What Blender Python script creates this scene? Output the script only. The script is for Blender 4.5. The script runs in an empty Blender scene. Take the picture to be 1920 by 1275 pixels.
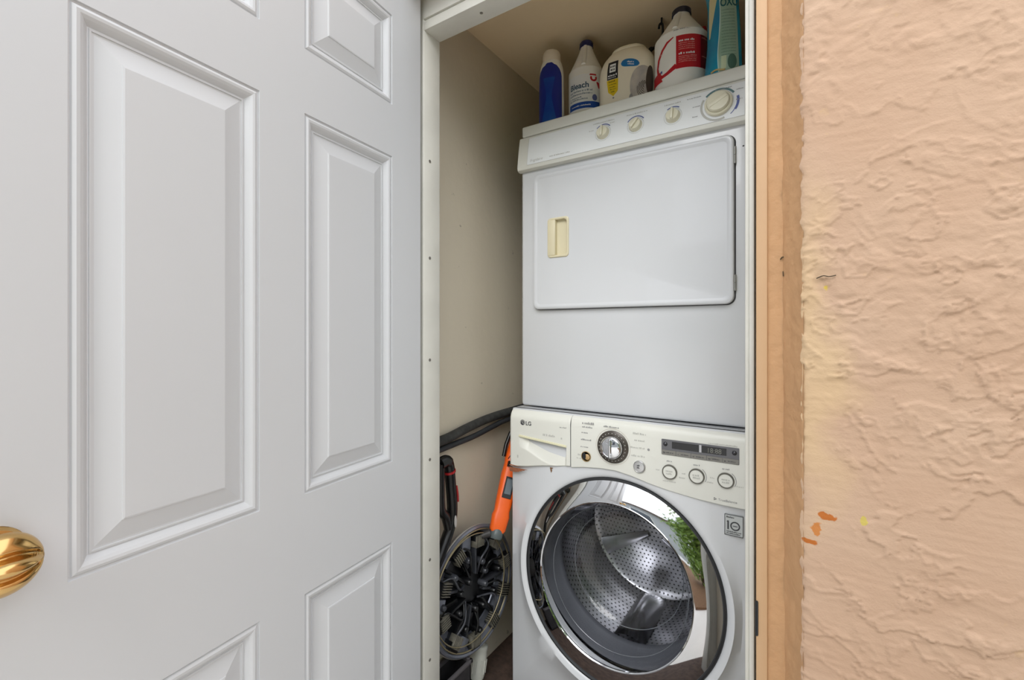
import bpy, bmesh, math, random
import numpy as np
from mathutils import Vector, Matrix, Euler
C = bpy.context.scene.collection
sc = bpy.context.scene
PI = math.pi
R = math.radians
random.seed(7)
# ---------------------------------------------------------------- camera, sky, light, exposure
cam = bpy.data.cameras.new('camera'); camo = bpy.data.objects.new('camera', cam); C.objects.link(camo)
EYE = 1.16
camo.location = (0, 0, EYE); camo.rotation_euler = (R(90), 0, R(33.3))
cam.sensor_width = 36; cam.lens = 36 * 862 / 1920; cam.shift_y = -17.5 / 1920; cam.clip_start = 0.02
sc.camera = camo
w = bpy.data.worlds.new('sky'); sc.world = w; w.use_nodes = True
nt = w.node_tree; bg = nt.nodes['Background']
tc = nt.nodes.new('ShaderNodeTexCoord'); sp = nt.nodes.new('ShaderNodeSeparateXYZ'); cr = nt.nodes.new('ShaderNodeValToRGB')
nt.links.new(tc.outputs['Generated'], sp.inputs[0]); nt.links.new(sp.outputs['Z'], cr.inputs[0]); nt.links.new(cr.outputs[0], bg.inputs[0])
cr.color_ramp.elements[0].position = 0.0; cr.color_ramp.elements[0].color = (.92, .95, 1, 1)
cr.color_ramp.elements[1].position = 0.7; cr.color_ramp.elements[1].color = (.89, .935, 1, 1)
bg.inputs[1].default_value = 1.3
sun = bpy.data.lights.new('sun', 'SUN'); suno = bpy.data.objects.new('sun', sun); C.objects.link(suno)
sun.energy = 1.15; sun.angle = R(38); sun.color = (1, .98, .95); suno.rotation_euler = (R(51), 0, R(16))
vs = sc.view_settings; vs.view_transform = 'Standard'; vs.look = 'None'; vs.exposure = 0.76; vs.gamma = 1; vs.use_curve_mapping = False

# ---------------------------------------------------------------- helpers
def lin(r, g, b):
    f = lambda c: (c / 255 / 12.92) if c / 255 <= .04045 else ((c / 255 + .055) / 1.055) ** 2.4
    return (f(r), f(g), f(b), 1)
_m = {}
def mat(name, rgb, rough=.5, metal=0., var=.06, scale=6., bump=0., bscale=60., rgb2=None, spec=.5, coat=0., trans=0., emit=None):
    if name in _m: return _m[name]
    m = bpy.data.materials.new(name); m.use_nodes = True; n = m.node_tree; b = n.nodes['Principled BSDF']
    c = lin(*rgb)
    t = n.nodes.new('ShaderNodeTexCoord'); no = n.nodes.new('ShaderNodeTexNoise'); no.inputs['Scale'].default_value = scale; no.inputs['Detail'].default_value = 4
    n.links.new(t.outputs['Object'], no.inputs['Vector'])
    rp = n.nodes.new('ShaderNodeValToRGB'); rp.color_ramp.elements[0].position = .3; rp.color_ramp.elements[1].position = .7
    c2 = lin(*rgb2) if rgb2 else tuple(max(0, x * (1 - var)) for x in c[:3]) + (1,)
    rp.color_ramp.elements[0].color = c2; rp.color_ramp.elements[1].color = c
    n.links.new(no.outputs[0], rp.inputs[0]); n.links.new(rp.outputs[0], b.inputs['Base Color'])
    b.inputs['Roughness'].default_value = rough; b.inputs['Metallic'].default_value = metal; b.inputs['Specular IOR Level'].default_value = spec
    b.inputs['Coat Weight'].default_value = coat; b.inputs['Transmission Weight'].default_value = trans
    if bump:
        bn = n.nodes.new('ShaderNodeTexNoise'); bn.inputs['Scale'].default_value = bscale; bn.inputs['Detail'].default_value = 5
        n.links.new(t.outputs['Object'], bn.inputs['Vector'])
        bp = n.nodes.new('ShaderNodeBump'); bp.inputs['Strength'].default_value = 1; bp.inputs['Distance'].default_value = bump
        n.links.new(bn.outputs[0], bp.inputs['Height']); n.links.new(bp.outputs[0], b.inputs['Normal'])
    if emit:
        b.inputs['Emission Color'].default_value = lin(*emit); b.inputs['Emission Strength'].default_value = .5
    _m[name] = m; return m

def link(name, me, m=None, parent=None, smooth=False):
    o = bpy.data.objects.new(name, me); C.objects.link(o)
    if m: me.materials.append(m)
    if parent: o.parent = parent
    if smooth:
        for p in me.polygons: p.use_smooth = True
        if smooth != True:
            try: me.set_sharp_from_angle(angle=R(smooth))
            except Exception: pass
    return o
def mesh(name, vs_, fs, m=None, parent=None, smooth=False):
    me = bpy.data.meshes.new(name); me.from_pydata([tuple(v) for v in vs_], [], fs); me.update()
    return link(name, me, m, parent, smooth)
def bm_obj(name, bm, m=None, parent=None, smooth=False):
    bmesh.ops.recalc_face_normals(bm, faces=bm.faces[:])
    me = bpy.data.meshes.new(name); bm.to_mesh(me); bm.free(); return link(name, me, m, parent, smooth)
def tag(o, label, cat=None, group=None, kind=None):
    o['label'] = label
    if cat: o['category'] = cat
    if group: o['group'] = group
    if kind: o['kind'] = kind
    return o
def empty(name, loc=(0, 0, 0), rot=(0, 0, 0)):
    o = bpy.data.objects.new(name, None); C.objects.link(o); o.location = loc; o.rotation_euler = rot; o.empty_display_size = .05; return o
def bx(bm, x0, x1, y0, y1, z0, z1, bev=0., seg=2):
    g = bmesh.ops.create_cube(bm, size=1); vv = g['verts']
    for v in vv: v.co = Vector(((x0 + x1) / 2 + v.co.x * (x1 - x0), (y0 + y1) / 2 + v.co.y * (y1 - y0), (z0 + z1) / 2 + v.co.z * (z1 - z0)))
    if bev:
        es = list({e for v in vv for e in v.link_edges}); bmesh.ops.bevel(bm, geom=es, offset=bev, segments=seg, profile=.5, affect='EDGES')
def box(name, x0, x1, y0, y1, z0, z1, m, parent=None, bev=0., seg=2):
    bm = bmesh.new(); bx(bm, x0, x1, y0, y1, z0, z1, bev, seg); return bm_obj(name, bm, m, parent, 40 if bev else False)
def loft(name, loops, m, parent=None, closed=True, cap0=True, cap1=True, smooth=40):
    n = len(loops[0]); vv = [p for l in loops for p in l]; ff = []
    for i in range(len(loops) - 1):
        for j in range(n if closed else n - 1):
            k = (j + 1) % n; ff.append((i * n + j, i * n + k, (i + 1) * n + k, (i + 1) * n + j))
    if cap0: ff.append(tuple(range(n))[::-1])
    if cap1: ff.append(tuple(range((len(loops) - 1) * n, len(loops) * n)))
    bm = bmesh.new(); bv = [bm.verts.new(v) for v in vv]
    for f in ff:
        try: bm.faces.new([bv[i] for i in f])
        except ValueError: pass
    return bm_obj(name, bm, m, parent, smooth)
def lathe(name, prof, m, parent=None, org=(0, 0, 0), axis=(0, 0, 1), seg=48, smooth=40, cap0=True, cap1=True):
    """prof: (radius, height along axis)"""
    a = Vector(axis).normalized(); q = Vector((0, 0, 1)).rotation_difference(a); o = Vector(org)
    loops = [[o + q @ Vector((r * math.cos(2 * PI * i / seg), r * math.sin(2 * PI * i / seg), h)) for i in range(seg)] for r, h in prof]
    return loft(name, loops, m, parent, True, cap0, cap1, smooth)
def tube_into(bm, pts, r, seg=10, closed=False):
    pts = [Vector(p) for p in pts]; n = len(pts); rr = r if isinstance(r, (list, tuple)) else [r] * n
    loops = []; prev = None
    for i, p in enumerate(pts):
        if closed: d = pts[(i + 1) % n] - pts[i - 1]
        else: d = pts[min(i + 1, n - 1)] - pts[max(i - 1, 0)]
        d.normalize()
        if prev is None:
            up = Vector((0, 0, 1)) if abs(d.z) < .9 else Vector((1, 0, 0)); u = d.cross(up).normalized()
        else: u = (prev - d * prev.dot(d)).normalized()
        prev = u; v = d.cross(u)
        loops.append([bm.verts.new(p + rr[i] * (math.cos(2 * PI * k / seg) * u + math.sin(2 * PI * k / seg) * v)) for k in range(seg)])
    for i in range(n if closed else n - 1):
        A, B = loops[i], loops[(i + 1) % n]
        for k in range(seg): bm.faces.new((A[k], A[(k + 1) % seg], B[(k + 1) % seg], B[k]))
    if not closed: bm.faces.new(loops[0][::-1]); bm.faces.new(loops[-1])
def tube(name, pts, r, m, parent=None, seg=10, closed=False):
    bm = bmesh.new(); tube_into(bm, pts, r, seg, closed); return bm_obj(name, bm, m, parent, 50)
def spline(pts, k=8):
    P = [Vector(p) for p in pts]; out = []
    for i in range(len(P) - 1):
        a, b, c, d = P[max(i - 1, 0)], P[i], P[i + 1], P[min(i + 2, len(P) - 1)]
        for j in range(k):
            t = j / k; out.append(.5 * (2 * b + (c - a) * t + (2 * a - 5 * b + 4 * c - d) * t * t + (3 * b - a - 3 * c + d) * t ** 3))
    out.append(P[-1]); return out
def rrect(x0, x1, z0, z1, r, y, n=6):
    out = []
    for cx, cz, a0 in ((x1 - r, z1 - r, 0), (x0 + r, z1 - r, 90), (x0 + r, z0 + r, 180), (x1 - r, z0 + r, 270)):
        for i in range(n + 1):
            a = R(a0 + 90 * i / n); out.append((cx + r * math.cos(a), y, cz + r * math.sin(a)))
    return out
# surface maps: M(s, z, off) -> point; prints and labels are thin geometry laid on them
def plane_map(ox, oy, oz): return lambda s, z, off=0.: Vector((ox + s, oy - off, oz + z))
def grid_decal(name, M, rows, m, parent, off=.0005, nx=10):
    """rows: list of (z, smin, smax)"""
    vv = []; ff = []; k = nx + 1
    for z, a, b in rows:
        for i in range(k): vv.append(M(a + (b - a) * i / nx, z, off))
    for r_ in range(len(rows) - 1):
        for i in range(nx): ff.append((r_ * k + i, r_ * k + i + 1, (r_ + 1) * k + i + 1, (r_ + 1) * k + i))
    return mesh(name, vv, ff, m, parent, True)
def poly_rows(poly, n=16):
    zs = [p[1] for p in poly]; z0, z1 = min(zs), max(zs); rows = []
    for i in range(n + 1):
        z = z0 + (z1 - z0) * (i / n * .998 + .001); xs = []
        for j in range(len(poly)):
            (xa, za), (xb, zb) = poly[j], poly[(j + 1) % len(poly)]
            if (za - z) * (zb - z) <= 0 and za != zb: xs.append(xa + (xb - xa) * (z - za) / (zb - za))
        rows.append((z, min(xs), max(xs)))
    return rows
def ell(cs, cz, rs, rz, n=14):
    return [(cz + rz * math.sin(-PI / 2 + PI * i / n), cs - rs * max(.02, math.cos(-PI / 2 + PI * i / n)), cs + rs * max(.02, math.cos(-PI / 2 + PI * i / n))) for i in range(n + 1)]
def arc_decal(name, M, cs, cz, r0, r1, a0, a1, m, parent, off=.0005, n=40, kx=1.):
    vv = []; ff = []
    for i in range(n + 1):
        a = R(a0 + (a1 - a0) * i / n)
        for r_ in (r0, r1): vv.append(M(cs + kx * r_ * math.cos(a), cz + r_ * math.sin(a), off))
    for i in range(n): ff.append((2 * i, 2 * i + 1, 2 * i + 3, 2 * i + 2))
    return mesh(name, vv, ff, m, parent)
def print_lines(name, M, lines, m, parent, off=.0006):
    """rows of small print too small to read: lines = (s0, s1, z, height)"""
    vv = []; ff = []
    for s0, s1, z, h in lines:
        s = s0
        while s < s1 - h * .4:
            wd = min(h * random.choice((.5, .5, .7, .3)), s1 - s); hh = h * random.choice((.7, .7, 1.))
            for a, b in ((0, 0), (wd, 0), (wd, hh), (0, hh)): vv.append(M(s + a, z + b, off))
            k = len(vv); ff.append((k - 4, k - 3, k - 2, k - 1)); s += wd + h * random.choice((.22, .22, .22, .22, .6))
    o = mesh(name, vv, ff, m, parent); o['kind'] = 'stuff'; return o
def lettering(name, body, size, M, s, z, m, parent, off=.0006, align='LEFT', bold=0., sx=1., shear=0.):
    cu = bpy.data.curves.new('lettering', 'FONT'); cu.body = body; cu.size = size; cu.align_x = align; cu.offset = bold; cu.shear = shear
    o = bpy.data.objects.new('lettering', cu); C.objects.link(o)
    dg = bpy.context.evaluated_depsgraph_get(); me = bpy.data.meshes.new_from_object(o.evaluated_get(dg))
    bpy.data.objects.remove(o); bpy.data.curves.remove(cu)
    bm = bmesh.new(); bm.from_mesh(me)
    bmesh.ops.triangulate(bm, faces=bm.faces[:])
    for _ in range(2): bmesh.ops.subdivide_edges(bm, edges=[e for e in bm.edges if e.calc_length() > .006], cuts=1, use_grid_fill=False); bmesh.ops.triangulate(bm, faces=bm.faces[:])
    for v in bm.verts: v.co = M(s + v.co.x * sx, z + v.co.y, off)
    bm.to_mesh(me); bm.free(); me.materials.clear()
    return link(name, me, m, parent)
def vessel(name, prof, m, parent, seg=56, sub=5, smooth=True):
    """prof: (z, rx, ry, superellipse power, x shift). Returns object and map M(s, z, off), s = arc at the front, 0 faces -Y."""
    P = []
    for i in range(len(prof) - 1):
        a, b, c, d = (np.array(prof[max(i - 1, 0)], float), np.array(prof[i], float), np.array(prof[i + 1], float), np.array(prof[min(i + 2, len(prof) - 1)], float))
        for j in range(sub):
            t = j / sub
            lo, hi = np.minimum(b, c), np.maximum(b, c)
            P.append(np.clip(.5 * (2 * b + (c - a) * t + (2 * a - 5 * b + 4 * c - d) * t * t + (3 * b - a - 3 * c + d) * t ** 3), lo, hi))
    P.append(np.array(prof[-1], float)); P = np.array(P)
    def rad(u, q):
        rx, ry, n = q[1], q[2], q[3]; return 1 / ((abs(math.sin(u)) / rx) ** n + (abs(math.cos(u)) / ry) ** n) ** (1 / n)
    def pt(u, q, off=0.):
        r = rad(u, q) + off; return Vector((q[4] + r * math.sin(u), -r * math.cos(u), q[0]))
    zs = np.maximum.accumulate(P[:, 0] + np.arange(len(P)) * 1e-9)
    ref = max(p[1] for p in prof)
    def M(s, z, off=0.):
        q = np.array([np.interp(z, zs, P[:, k]) for k in range(5)]); q[0] = z; return pt(s / ref, q, off)
    loops = [[pt(2 * PI * i / seg, q) for i in range(seg)] for q in P]
    return loft(name, loops, m, parent, smooth=35 if smooth else False), M

# ---------------------------------------------------------------- materials
door_white = mat('door_paint', (205, 206, 208), .42, var=.02, scale=3)
trim_white = mat('trim_paint', (214, 212, 203), .5, var=.10, scale=9, bump=.0008, bscale=45)
enamel = mat('white_enamel', (207, 209, 212), .22, var=.015, scale=3, coat=.3)
cream = mat('ivory_plastic', (222, 222, 214), .35, var=.04, scale=5)
yellowed = mat('yellowed_plastic', (218, 209, 178), .4, var=.05, scale=20)
knob_cream = mat('knob_plastic', (224, 220, 198), .35, var=.05, scale=30)
rubber = mat('black_rubber', (30, 31, 34), .55, var=.3, scale=20)
dark_gap = mat('dark_gap', (70, 70, 72), .6, var=.1)
chrome = mat('chrome', (226, 228, 232), .04, 1., var=.02)
steel = mat('drum_steel', (190, 190, 194), .22, 1., var=.15, scale=12)
brass = mat('polished_brass', (216, 178, 118), .16, 1., var=.08, scale=20)
grey_print = mat('grey_print', (150, 150, 150), .6)
pale_print = mat('pale_print', (188, 188, 182), .6)
dark_print = mat('dark_print', (62, 62, 66), .6)
blue_print = mat('blue_print', (92, 104, 160), .6)
tan_stucco_rgb = (222, 182, 142)

def specked_wall(name, rgb, specks=.5):
    m = mat(name, rgb, .75, var=.05, scale=2.5, bump=.0012, bscale=35); n = m.node_tree; b = n.nodes['Principled BSDF']
    t = n.nodes.new('ShaderNodeTexCoord'); v = n.nodes.new('ShaderNodeTexNoise'); v.inputs['Scale'].default_value = 26; v.inputs['Detail'].default_value = 3; v.inputs['Roughness'].default_value = .65
    n.links.new(t.outputs['Object'], v.inputs['Vector'])
    r_ = n.nodes.new('ShaderNodeValToRGB'); r_.color_ramp.elements[0].position = .70; r_.color_ramp.elements[1].position = .76
    r_.color_ramp.elements[0].color = (0, 0, 0, 1); r_.color_ramp.elements[1].color = (specks,) * 3 + (1,)
    n.links.new(v.outputs[0], r_.inputs[0])
    mx = n.nodes.new('ShaderNodeMix'); mx.data_type = 'RGBA'; src = b.inputs['Base Color'].links[0].from_socket
    n.links.new(r_.outputs[0], mx.inputs[0]); n.links.new(src, mx.inputs[6]); mx.inputs[7].default_value = lin(96, 84, 70)
    n.links.new(mx.outputs[2], b.inputs['Base Color']); return m
closet_paint = specked_wall('closet_paint', (219, 209, 189))
ceiling_paint = mat('ceiling_paint', (250, 228, 190), .8, var=.05, scale=3, bump=.001, bscale=30)

def stucco_material():
    m = bpy.data.materials.new('peach_stucco'); m.use_nodes = True; n = m.node_tree; b = n.nodes['Principled BSDF']; L = n.links
    b.inputs['Roughness'].default_value = .75; b.inputs['Specular IOR Level'].default_value = .3
    g = n.nodes.new('ShaderNodeNewGeometry')
    def noise(sc_, det, rough=.5):
        q = n.nodes.new('ShaderNodeTexNoise'); q.inputs['Scale'].default_value = sc_; q.inputs['Detail'].default_value = det; q.inputs['Roughness'].default_value = rough; L.new(g.outputs['Position'], q.inputs['Vector']); return q.outputs[0]
    def ramp(src, p0, p1, c0=(0, 0, 0, 1), c1=(1, 1, 1, 1)):
        q = n.nodes.new('ShaderNodeValToRGB'); q.color_ramp.elements[0].position = p0; q.color_ramp.elements[1].position = p1; q.color_ramp.elements[0].color = c0; q.color_ramp.elements[1].color = c1; L.new(src, q.inputs[0]); return q.outputs[0]
    def mixc(f, a, b_):
        q = n.nodes.new('ShaderNodeMix'); q.data_type = 'RGBA'
        L.new(f, q.inputs[0])
        for s_, k in ((a, 6), (b_, 7)):
            if isinstance(s_, tuple): q.inputs[k].default_value = s_
            else: L.new(s_, q.inputs[k])
        return q.outputs[2]
    def math_(op, a, b_=None, c_=None):
        q = n.nodes.new('ShaderNodeMath'); q.operation = op
        for i, v in enumerate((a, b_, c_)):
            if v is None: continue
            if isinstance(v, (int, float)): q.inputs[i].default_value = v
            else: L.new(v, q.inputs[i])
        return q.outputs[0]
    base = ramp(noise(5, 4), .3, .7, lin(179, 147, 122), lin(187, 158, 134))
    # older, yellower coat patched in beside the opening
    s = n.nodes.new('ShaderNodeSeparateXYZ'); L.new(g.outputs['Position'], s.inputs[0])
    wob = math_('MULTIPLY', math_('SUBTRACT', noise(9, 4), .5), .16)
    def blob(cx, cz, rx, rz, soft=.35):
        dx = math_('DIVIDE', math_('SUBTRACT', math_('ADD', s.outputs[0], wob), cx), rx); dz = math_('DIVIDE', math_('SUBTRACT', math_('ADD', s.outputs[2], wob), cz), rz)
        d = math_('SQRT', math_('ADD', math_('MULTIPLY', dx, dx), math_('MULTIPLY', dz, dz)))
        return ramp(d, 1 - soft, 1, (1, 1, 1, 1), (0, 0, 0, 1))
    c1 = mixc(math_('MULTIPLY', blob(-.005, 1.12, .06, .30, .6), .45), base, lin(203, 175, 130))
    y = ramp(noise(11, 5, .7), .64, .72)
    c2 = mixc(math_('MULTIPLY', y, .35), c1, lin(198, 166, 112))
    def stain(cx, cz, rx, rz):
        dx = math_('DIVIDE', math_('SUBTRACT', s.outputs[0], cx), rx); dz = math_('DIVIDE', math_('SUBTRACT', s.outputs[2], cz), rz)
        d = math_('ADD', math_('SQRT', math_('ADD', math_('MULTIPLY', dx, dx), math_('MULTIPLY', dz, dz))), math_('MULTIPLY', math_('SUBTRACT', noise(70, 3), .5), 2.6))
        return ramp(d, .75, .95, (1, 1, 1, 1), (0, 0, 0, 1))
    c3 = mixc(stain(.014, .893, .012, .006), c2, lin(172, 98, 40))
    c3 = mixc(stain(.003, .873, .008, .011), c3, lin(184, 118, 62))
    c3 = mixc(stain(-.006, .852, .010, .004), c3, lin(172, 98, 40))
    c4 = mixc(stain(.0135, 1.222, .005, .005), c3, lin(196, 168, 80))
    c4 = mixc(stain(.0577, .898, .004, .008), c4, lin(190, 170, 90))
    L.new(c4, b.inputs['Base Color'])
    h = math_('ADD', math_('MULTIPLY', noise(420, 3), .35), noise(90, 4))
    bp = n.nodes.new('ShaderNodeBump'); bp.inputs['Strength'].default_value = 1.; bp.inputs['Distance'].default_value = .0009
    L.new(h, bp.inputs['Height']); L.new(bp.outputs[0], b.inputs['Normal'])
    return m
stucco = stucco_material()
reveal_tan = mat('tan_reveal', (188, 146, 105), .75, var=.10, scale=18, bump=.0012, bscale=110)
casing_peach = mat('peach_casing', (191, 154, 116), .6, var=.07, scale=7, bump=.0006, bscale=60)

# ---------------------------------------------------------------- setting
def st(o, label): return tag(o, label, None, None, 'structure')
CEIL = EYE + 1.006; WX = -.97
st(box('floor', -1.1, .1, .80, 2.2, -.05, 0, mat('closet_floor', (84, 66, 56), .8, var=.5, scale=40, bump=.002, bscale=80)), 'dark brown gritty floor inside the laundry closet')
st(box('wall_left', WX - .1, WX, .955, 2.2, 0, CEIL, closet_paint), 'scuffed beige left wall inside the closet')
st(box('wall_back', WX, .03, 2.1, 2.2, 0, CEIL, closet_paint), 'beige back wall of the closet behind the dryer')
st(box('wall_right', -.06, .03, .96, 2.1, 0, CEIL, closet_paint), 'beige right wall of the closet behind the white jamb')
st(box('ceiling', WX - .1, .03, .96, 2.2, CEIL, CEIL + .06, ceiling_paint), 'tan ceiling of the laundry closet above the bottles')

# facade: plain body plus a trowelled plaster face
def fbm(x, y, seed, octs=4, gain=.5):
    rng = np.random.RandomState(seed); out = np.zeros_like(x); a = 1.; f = 1.
    for _ in range(octs):
        G = rng.rand(256, 256) * 2 - 1
        X = x * f + rng.rand() * 100; Y = y * f + rng.rand() * 100
        i = np.floor(X).astype(int); j = np.floor(Y).astype(int); u = X - i; v = Y - j; u = u * u * u * (u * (u * 6 - 15) + 10); v = v * v * v * (v * (v * 6 - 15) + 10)
        g = lambda p, q: G[p % 256, q % 256]
        out += a * (g(i, j) * (1 - u) * (1 - v) + g(i + 1, j) * u * (1 - v) + g(i, j + 1) * (1 - u) * v + g(i + 1, j + 1) * u * v); a *= gain; f *= 2.03
    return out
def sstep(e0, e1, x):
    t = np.clip((x - e0) / (e1 - e0), 0, 1); return t * t * (3 - 2 * t)
def plaster(x, z):
    """skip-trowel relief, metres"""
    wx = .014 * fbm(x * 16, z * 16, 3, 4); wz = .014 * fbm(x * 16, z * 16, 4, 4)
    X = x + wx; Z = z + wz
    t1 = fbm(X * 10 + Z * 3, Z * 16 - X * 6, 11, 5); t2 = fbm(X * 15 - Z * 5, Z * 20 + X * 5, 12, 5); t3 = fbm(X * 34, Z * 46, 13, 4)
    # a smear of plaster ends in a sharp lip on one side and feathers out on the other
    lip = lambda t, c, wsh, wso: sstep(c - wsh, c, t) * (1 - sstep(c, c + wso, t))
    lowr = .60 + .40 * sstep(1.25, .95, z)
    g1 = sstep(-.15, .3, fbm(x * 7 + 5, z * 7, 23, 2)); g2 = sstep(-.1, .3, fbm(x * 9, z * 8 + 7, 24, 2)); d_ = .7 * x + .7 * z; e_ = .7 * x - .7 * z
    t4 = fbm(d_ * 46 + 40 * wx, e_ * 13 + 30 * wz, 16, 4)
    h = 1.5 * lowr * (.0014 * g1 * lip(t1, .22, .018, .9) + .0013 * g2 * lip(t2, .30, .02, .8) + .0010 * (1 - g1) * lip(t4, .30, .025, .6)) + .00022 * fbm(x * 22, z * 190, 17, 2) + .0018 * lip(t3, .36, .04, .5) * sstep(-.2, .4, fbm(x * 5, z * 5, 21, 2))
    h += .0011 * fbm(X * 40, Z * 55, 14, 3) * sstep(-.1, .5, fbm(x * 4, z * 4, 22, 2)) + .0018 * fbm(x * 3, z * 3, 15, 2)
    return h
def edge_x(z): return -.0150 - .0035 * (z - EYE) * 0 + 0
x0, x1, z0, z1, dx = -.0155, .75, .0, 2.46, .0021
nx = int((x1 - x0) / dx); nz = int((z1 - z0) / dx)
gx, gz = np.meshgrid(np.linspace(x0, x1, nx + 1), np.linspace(z0, z1, nz + 1))
hh = plaster(gx, gz)
ragg = .0022 * fbm(gz[:, :1] * 60, gz[:, :1] * 0 + 3, 31, 4)
fall = np.exp(-(gx - x0) / .012); gx2 = gx + ragg * fall
vv = np.stack([gx2, .80 - hh + .004 * np.exp(-(gx - x0) / .004), gz], -1).reshape(-1, 3)
idx = np.arange((nx + 1) * (nz + 1)).reshape(nz + 1, nx + 1)
ff = np.stack([idx[:-1, :-1], idx[:-1, 1:], idx[1:, 1:], idx[1:, :-1]], -1).reshape(-1, 4)
me = bpy.data.meshes.new('plaster_face'); me.vertices.add(len(vv)); me.vertices.foreach_set('co', vv.ravel())
me.loops.add(ff.size); me.loops.foreach_set('vertex_index', ff.ravel().astype(np.int32)); me.polygons.add(len(ff))
me.polygons.foreach_set('loop_start', np.arange(0, ff.size, 4, dtype=np.int32)); me.update(calc_edges=True); me.validate()
bm = bmesh.new()
bx(bm, -.0145, 3, .804, .955, 0, 2.05); bx(bm, -3, -.955, .804, .955, 0, 2.05); bx(bm, -3, 3, .804, .955, 2.05, 2.5)
wf = bm_obj('wall_front', bm, stucco); st(wf, 'peach trowelled stucco house wall right of the closet opening')
po = link('plaster_face', me, stucco, wf, True)
# coarser plaster on the rest of the wall to the right
gx, gz = np.meshgrid(np.linspace(.75, 2.9, 300), np.linspace(0, 2.46, 320)); hh = plaster(gx, gz)
vv = np.stack([gx, .80 - hh, gz], -1).reshape(-1, 3); k = 300
mesh('plaster_face', vv, [(r_ * k + i, r_ * k + i + 1, (r_ + 1) * k + i + 1, (r_ + 1) * k + i) for r_ in range(319) for i in range(299)], stucco, wf, True)

tube('twig', spline([(.003, .797, EYE + .0755), (.011, .794, EYE + .0785), (.018, .795, EYE + .0770), (.026, .796, EYE + .0785)], 5), .0008, mat('twig_brown', (70, 58, 40), .8), wf, 6)
tube('dirt_fleck', spline([(-.0445, .8445, EYE + .113), (-.0425, .8435, EYE + .116), (-.0400, .8445, EYE + .1165)], 4), .0009, mat('twig_brown', (70, 58, 40), .8), wf, 6)
tube('dirt_fleck', [(-.0412, .845, EYE + .094), (-.0405, .844, EYE + .086)], .0007, mat('twig_brown', (70, 58, 40), .8), wf, 6)
# splayed plaster reveal and plaster strip, ragged like the wall
def strip(name, pa, pb, amp, m, parent=None, n=8, seed=1, back=None):
    zs_ = np.linspace(.0, 2.045, 500); vv = []; ff = []
    for zi, z in enumerate(zs_):
        a = pa(z); b = pb(z)
        for i in range(n + 1):
            t = i / n; vv.append([a[0] + (b[0] - a[0]) * t, a[1] + (b[1] - a[1]) * t, z])
    vv = np.array(vv); q = amp * fbm(vv[:, 2] * 55, np.tile(np.arange(n + 1), len(zs_)) * .55, seed, 4); vv[:, 1] += q; vv[:, 0] += .4 * q
    if back is not None: pass
    k = n + 1
    for r_ in range(len(zs_) - 1):
        for i in range(n): ff.append((r_ * k + i, r_ * k + i + 1, (r_ + 1) * k + i + 1, (r_ + 1) * k + i))
    return mesh(name, vv, ff, m, parent, True)
ex = lambda z: -.0408 + .0042 * (EYE - z)
rv = strip('trim_5', lambda z: (ex(z), .846), lambda z: (-.0128, .8015), .0010, reveal_tan, n=10, seed=5); st(rv, 'tan plastered reveal between the casing and the rough stucco wall')
sp_ = strip('trim_4', lambda z: (-.0628, .8465), lambda z: (ex(z) + .0015, .8465), .0007, reveal_tan, n=8, seed=9); st(sp_, 'narrow tan plaster strip beside the peach casing')
bm = bmesh.new(); bx(bm, -.0790, -.0622, .842, .893, 0, 2.05, .0025); bx(bm, -.0622, -.013, .851, .893, 0, 2.05)
st(bm_obj('trim_3', bm, casing_peach, None, 40), 'peach painted wooden casing on the right of the opening')
# white jambs (door stops) and head
def jamb_screw(p, n_, parent):
    lathe('screw_hole', [(.0001, -.0002), (.0042, .0002), (.0042, .0008), (.0018, .0006), (.0001, .0004)], mat('screw_dark', (120, 116, 108), .6, .3), parent, p, n_, 14)
bm = bmesh.new(); bx(bm, -.885, -.868, .894, .9575, 0, CEIL - .01, .003); bx(bm, -.955, -.885, .886, .955, 0, 2.05)
jl = st(bm_obj('trim_1', bm, trim_white, None, 40), 'white painted left door jamb with a row of screw holes')
for z in (.4577, .1961, -.0793, -.3485, -.6192, -.8899): jamb_screw((-.868, .9165, z + EYE), (1, 0, 0), jl)
bm = bmesh.new(); bx(bm, -.885, -.072, .895, .957, 1.960, 1.985, .002); bx(bm, -.885, -.072, .899, .957, 1.985, 1.989); bx(bm, -.955, -.0622, .893, .957, 1.989, 2.06, .002)
jh = st(bm_obj('trim_2', bm, trim_white, None, 40), 'white painted head jamb above the opening')
jamb_screw((-.700, .925, 1.960), (0, 0, -1), jh); jamb_screw((-.52, .925, 1.960), (0, 0, -1), jh)
bm = bmesh.new(); bx(bm, -.0948, -.0860, .8935, .957, 0, 1.96, .003); bx(bm, -.1012, -.0948, .899, .957, 0, 1.96, .002); bx(bm, -.0860, -.05, .938, .957, 0, 1.96)
jr = st(bm_obj('trim_6', bm, trim_white, None, 40), 'narrow white door stop on the right of the opening')
pl = loft('latch_strike', [rrect(-.0800, -.0755, .665, .722, .0024, y) for y in (.8420, .8405)], rubber, jr); tag(pl, 'black latch strike on the casing edge')

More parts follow.
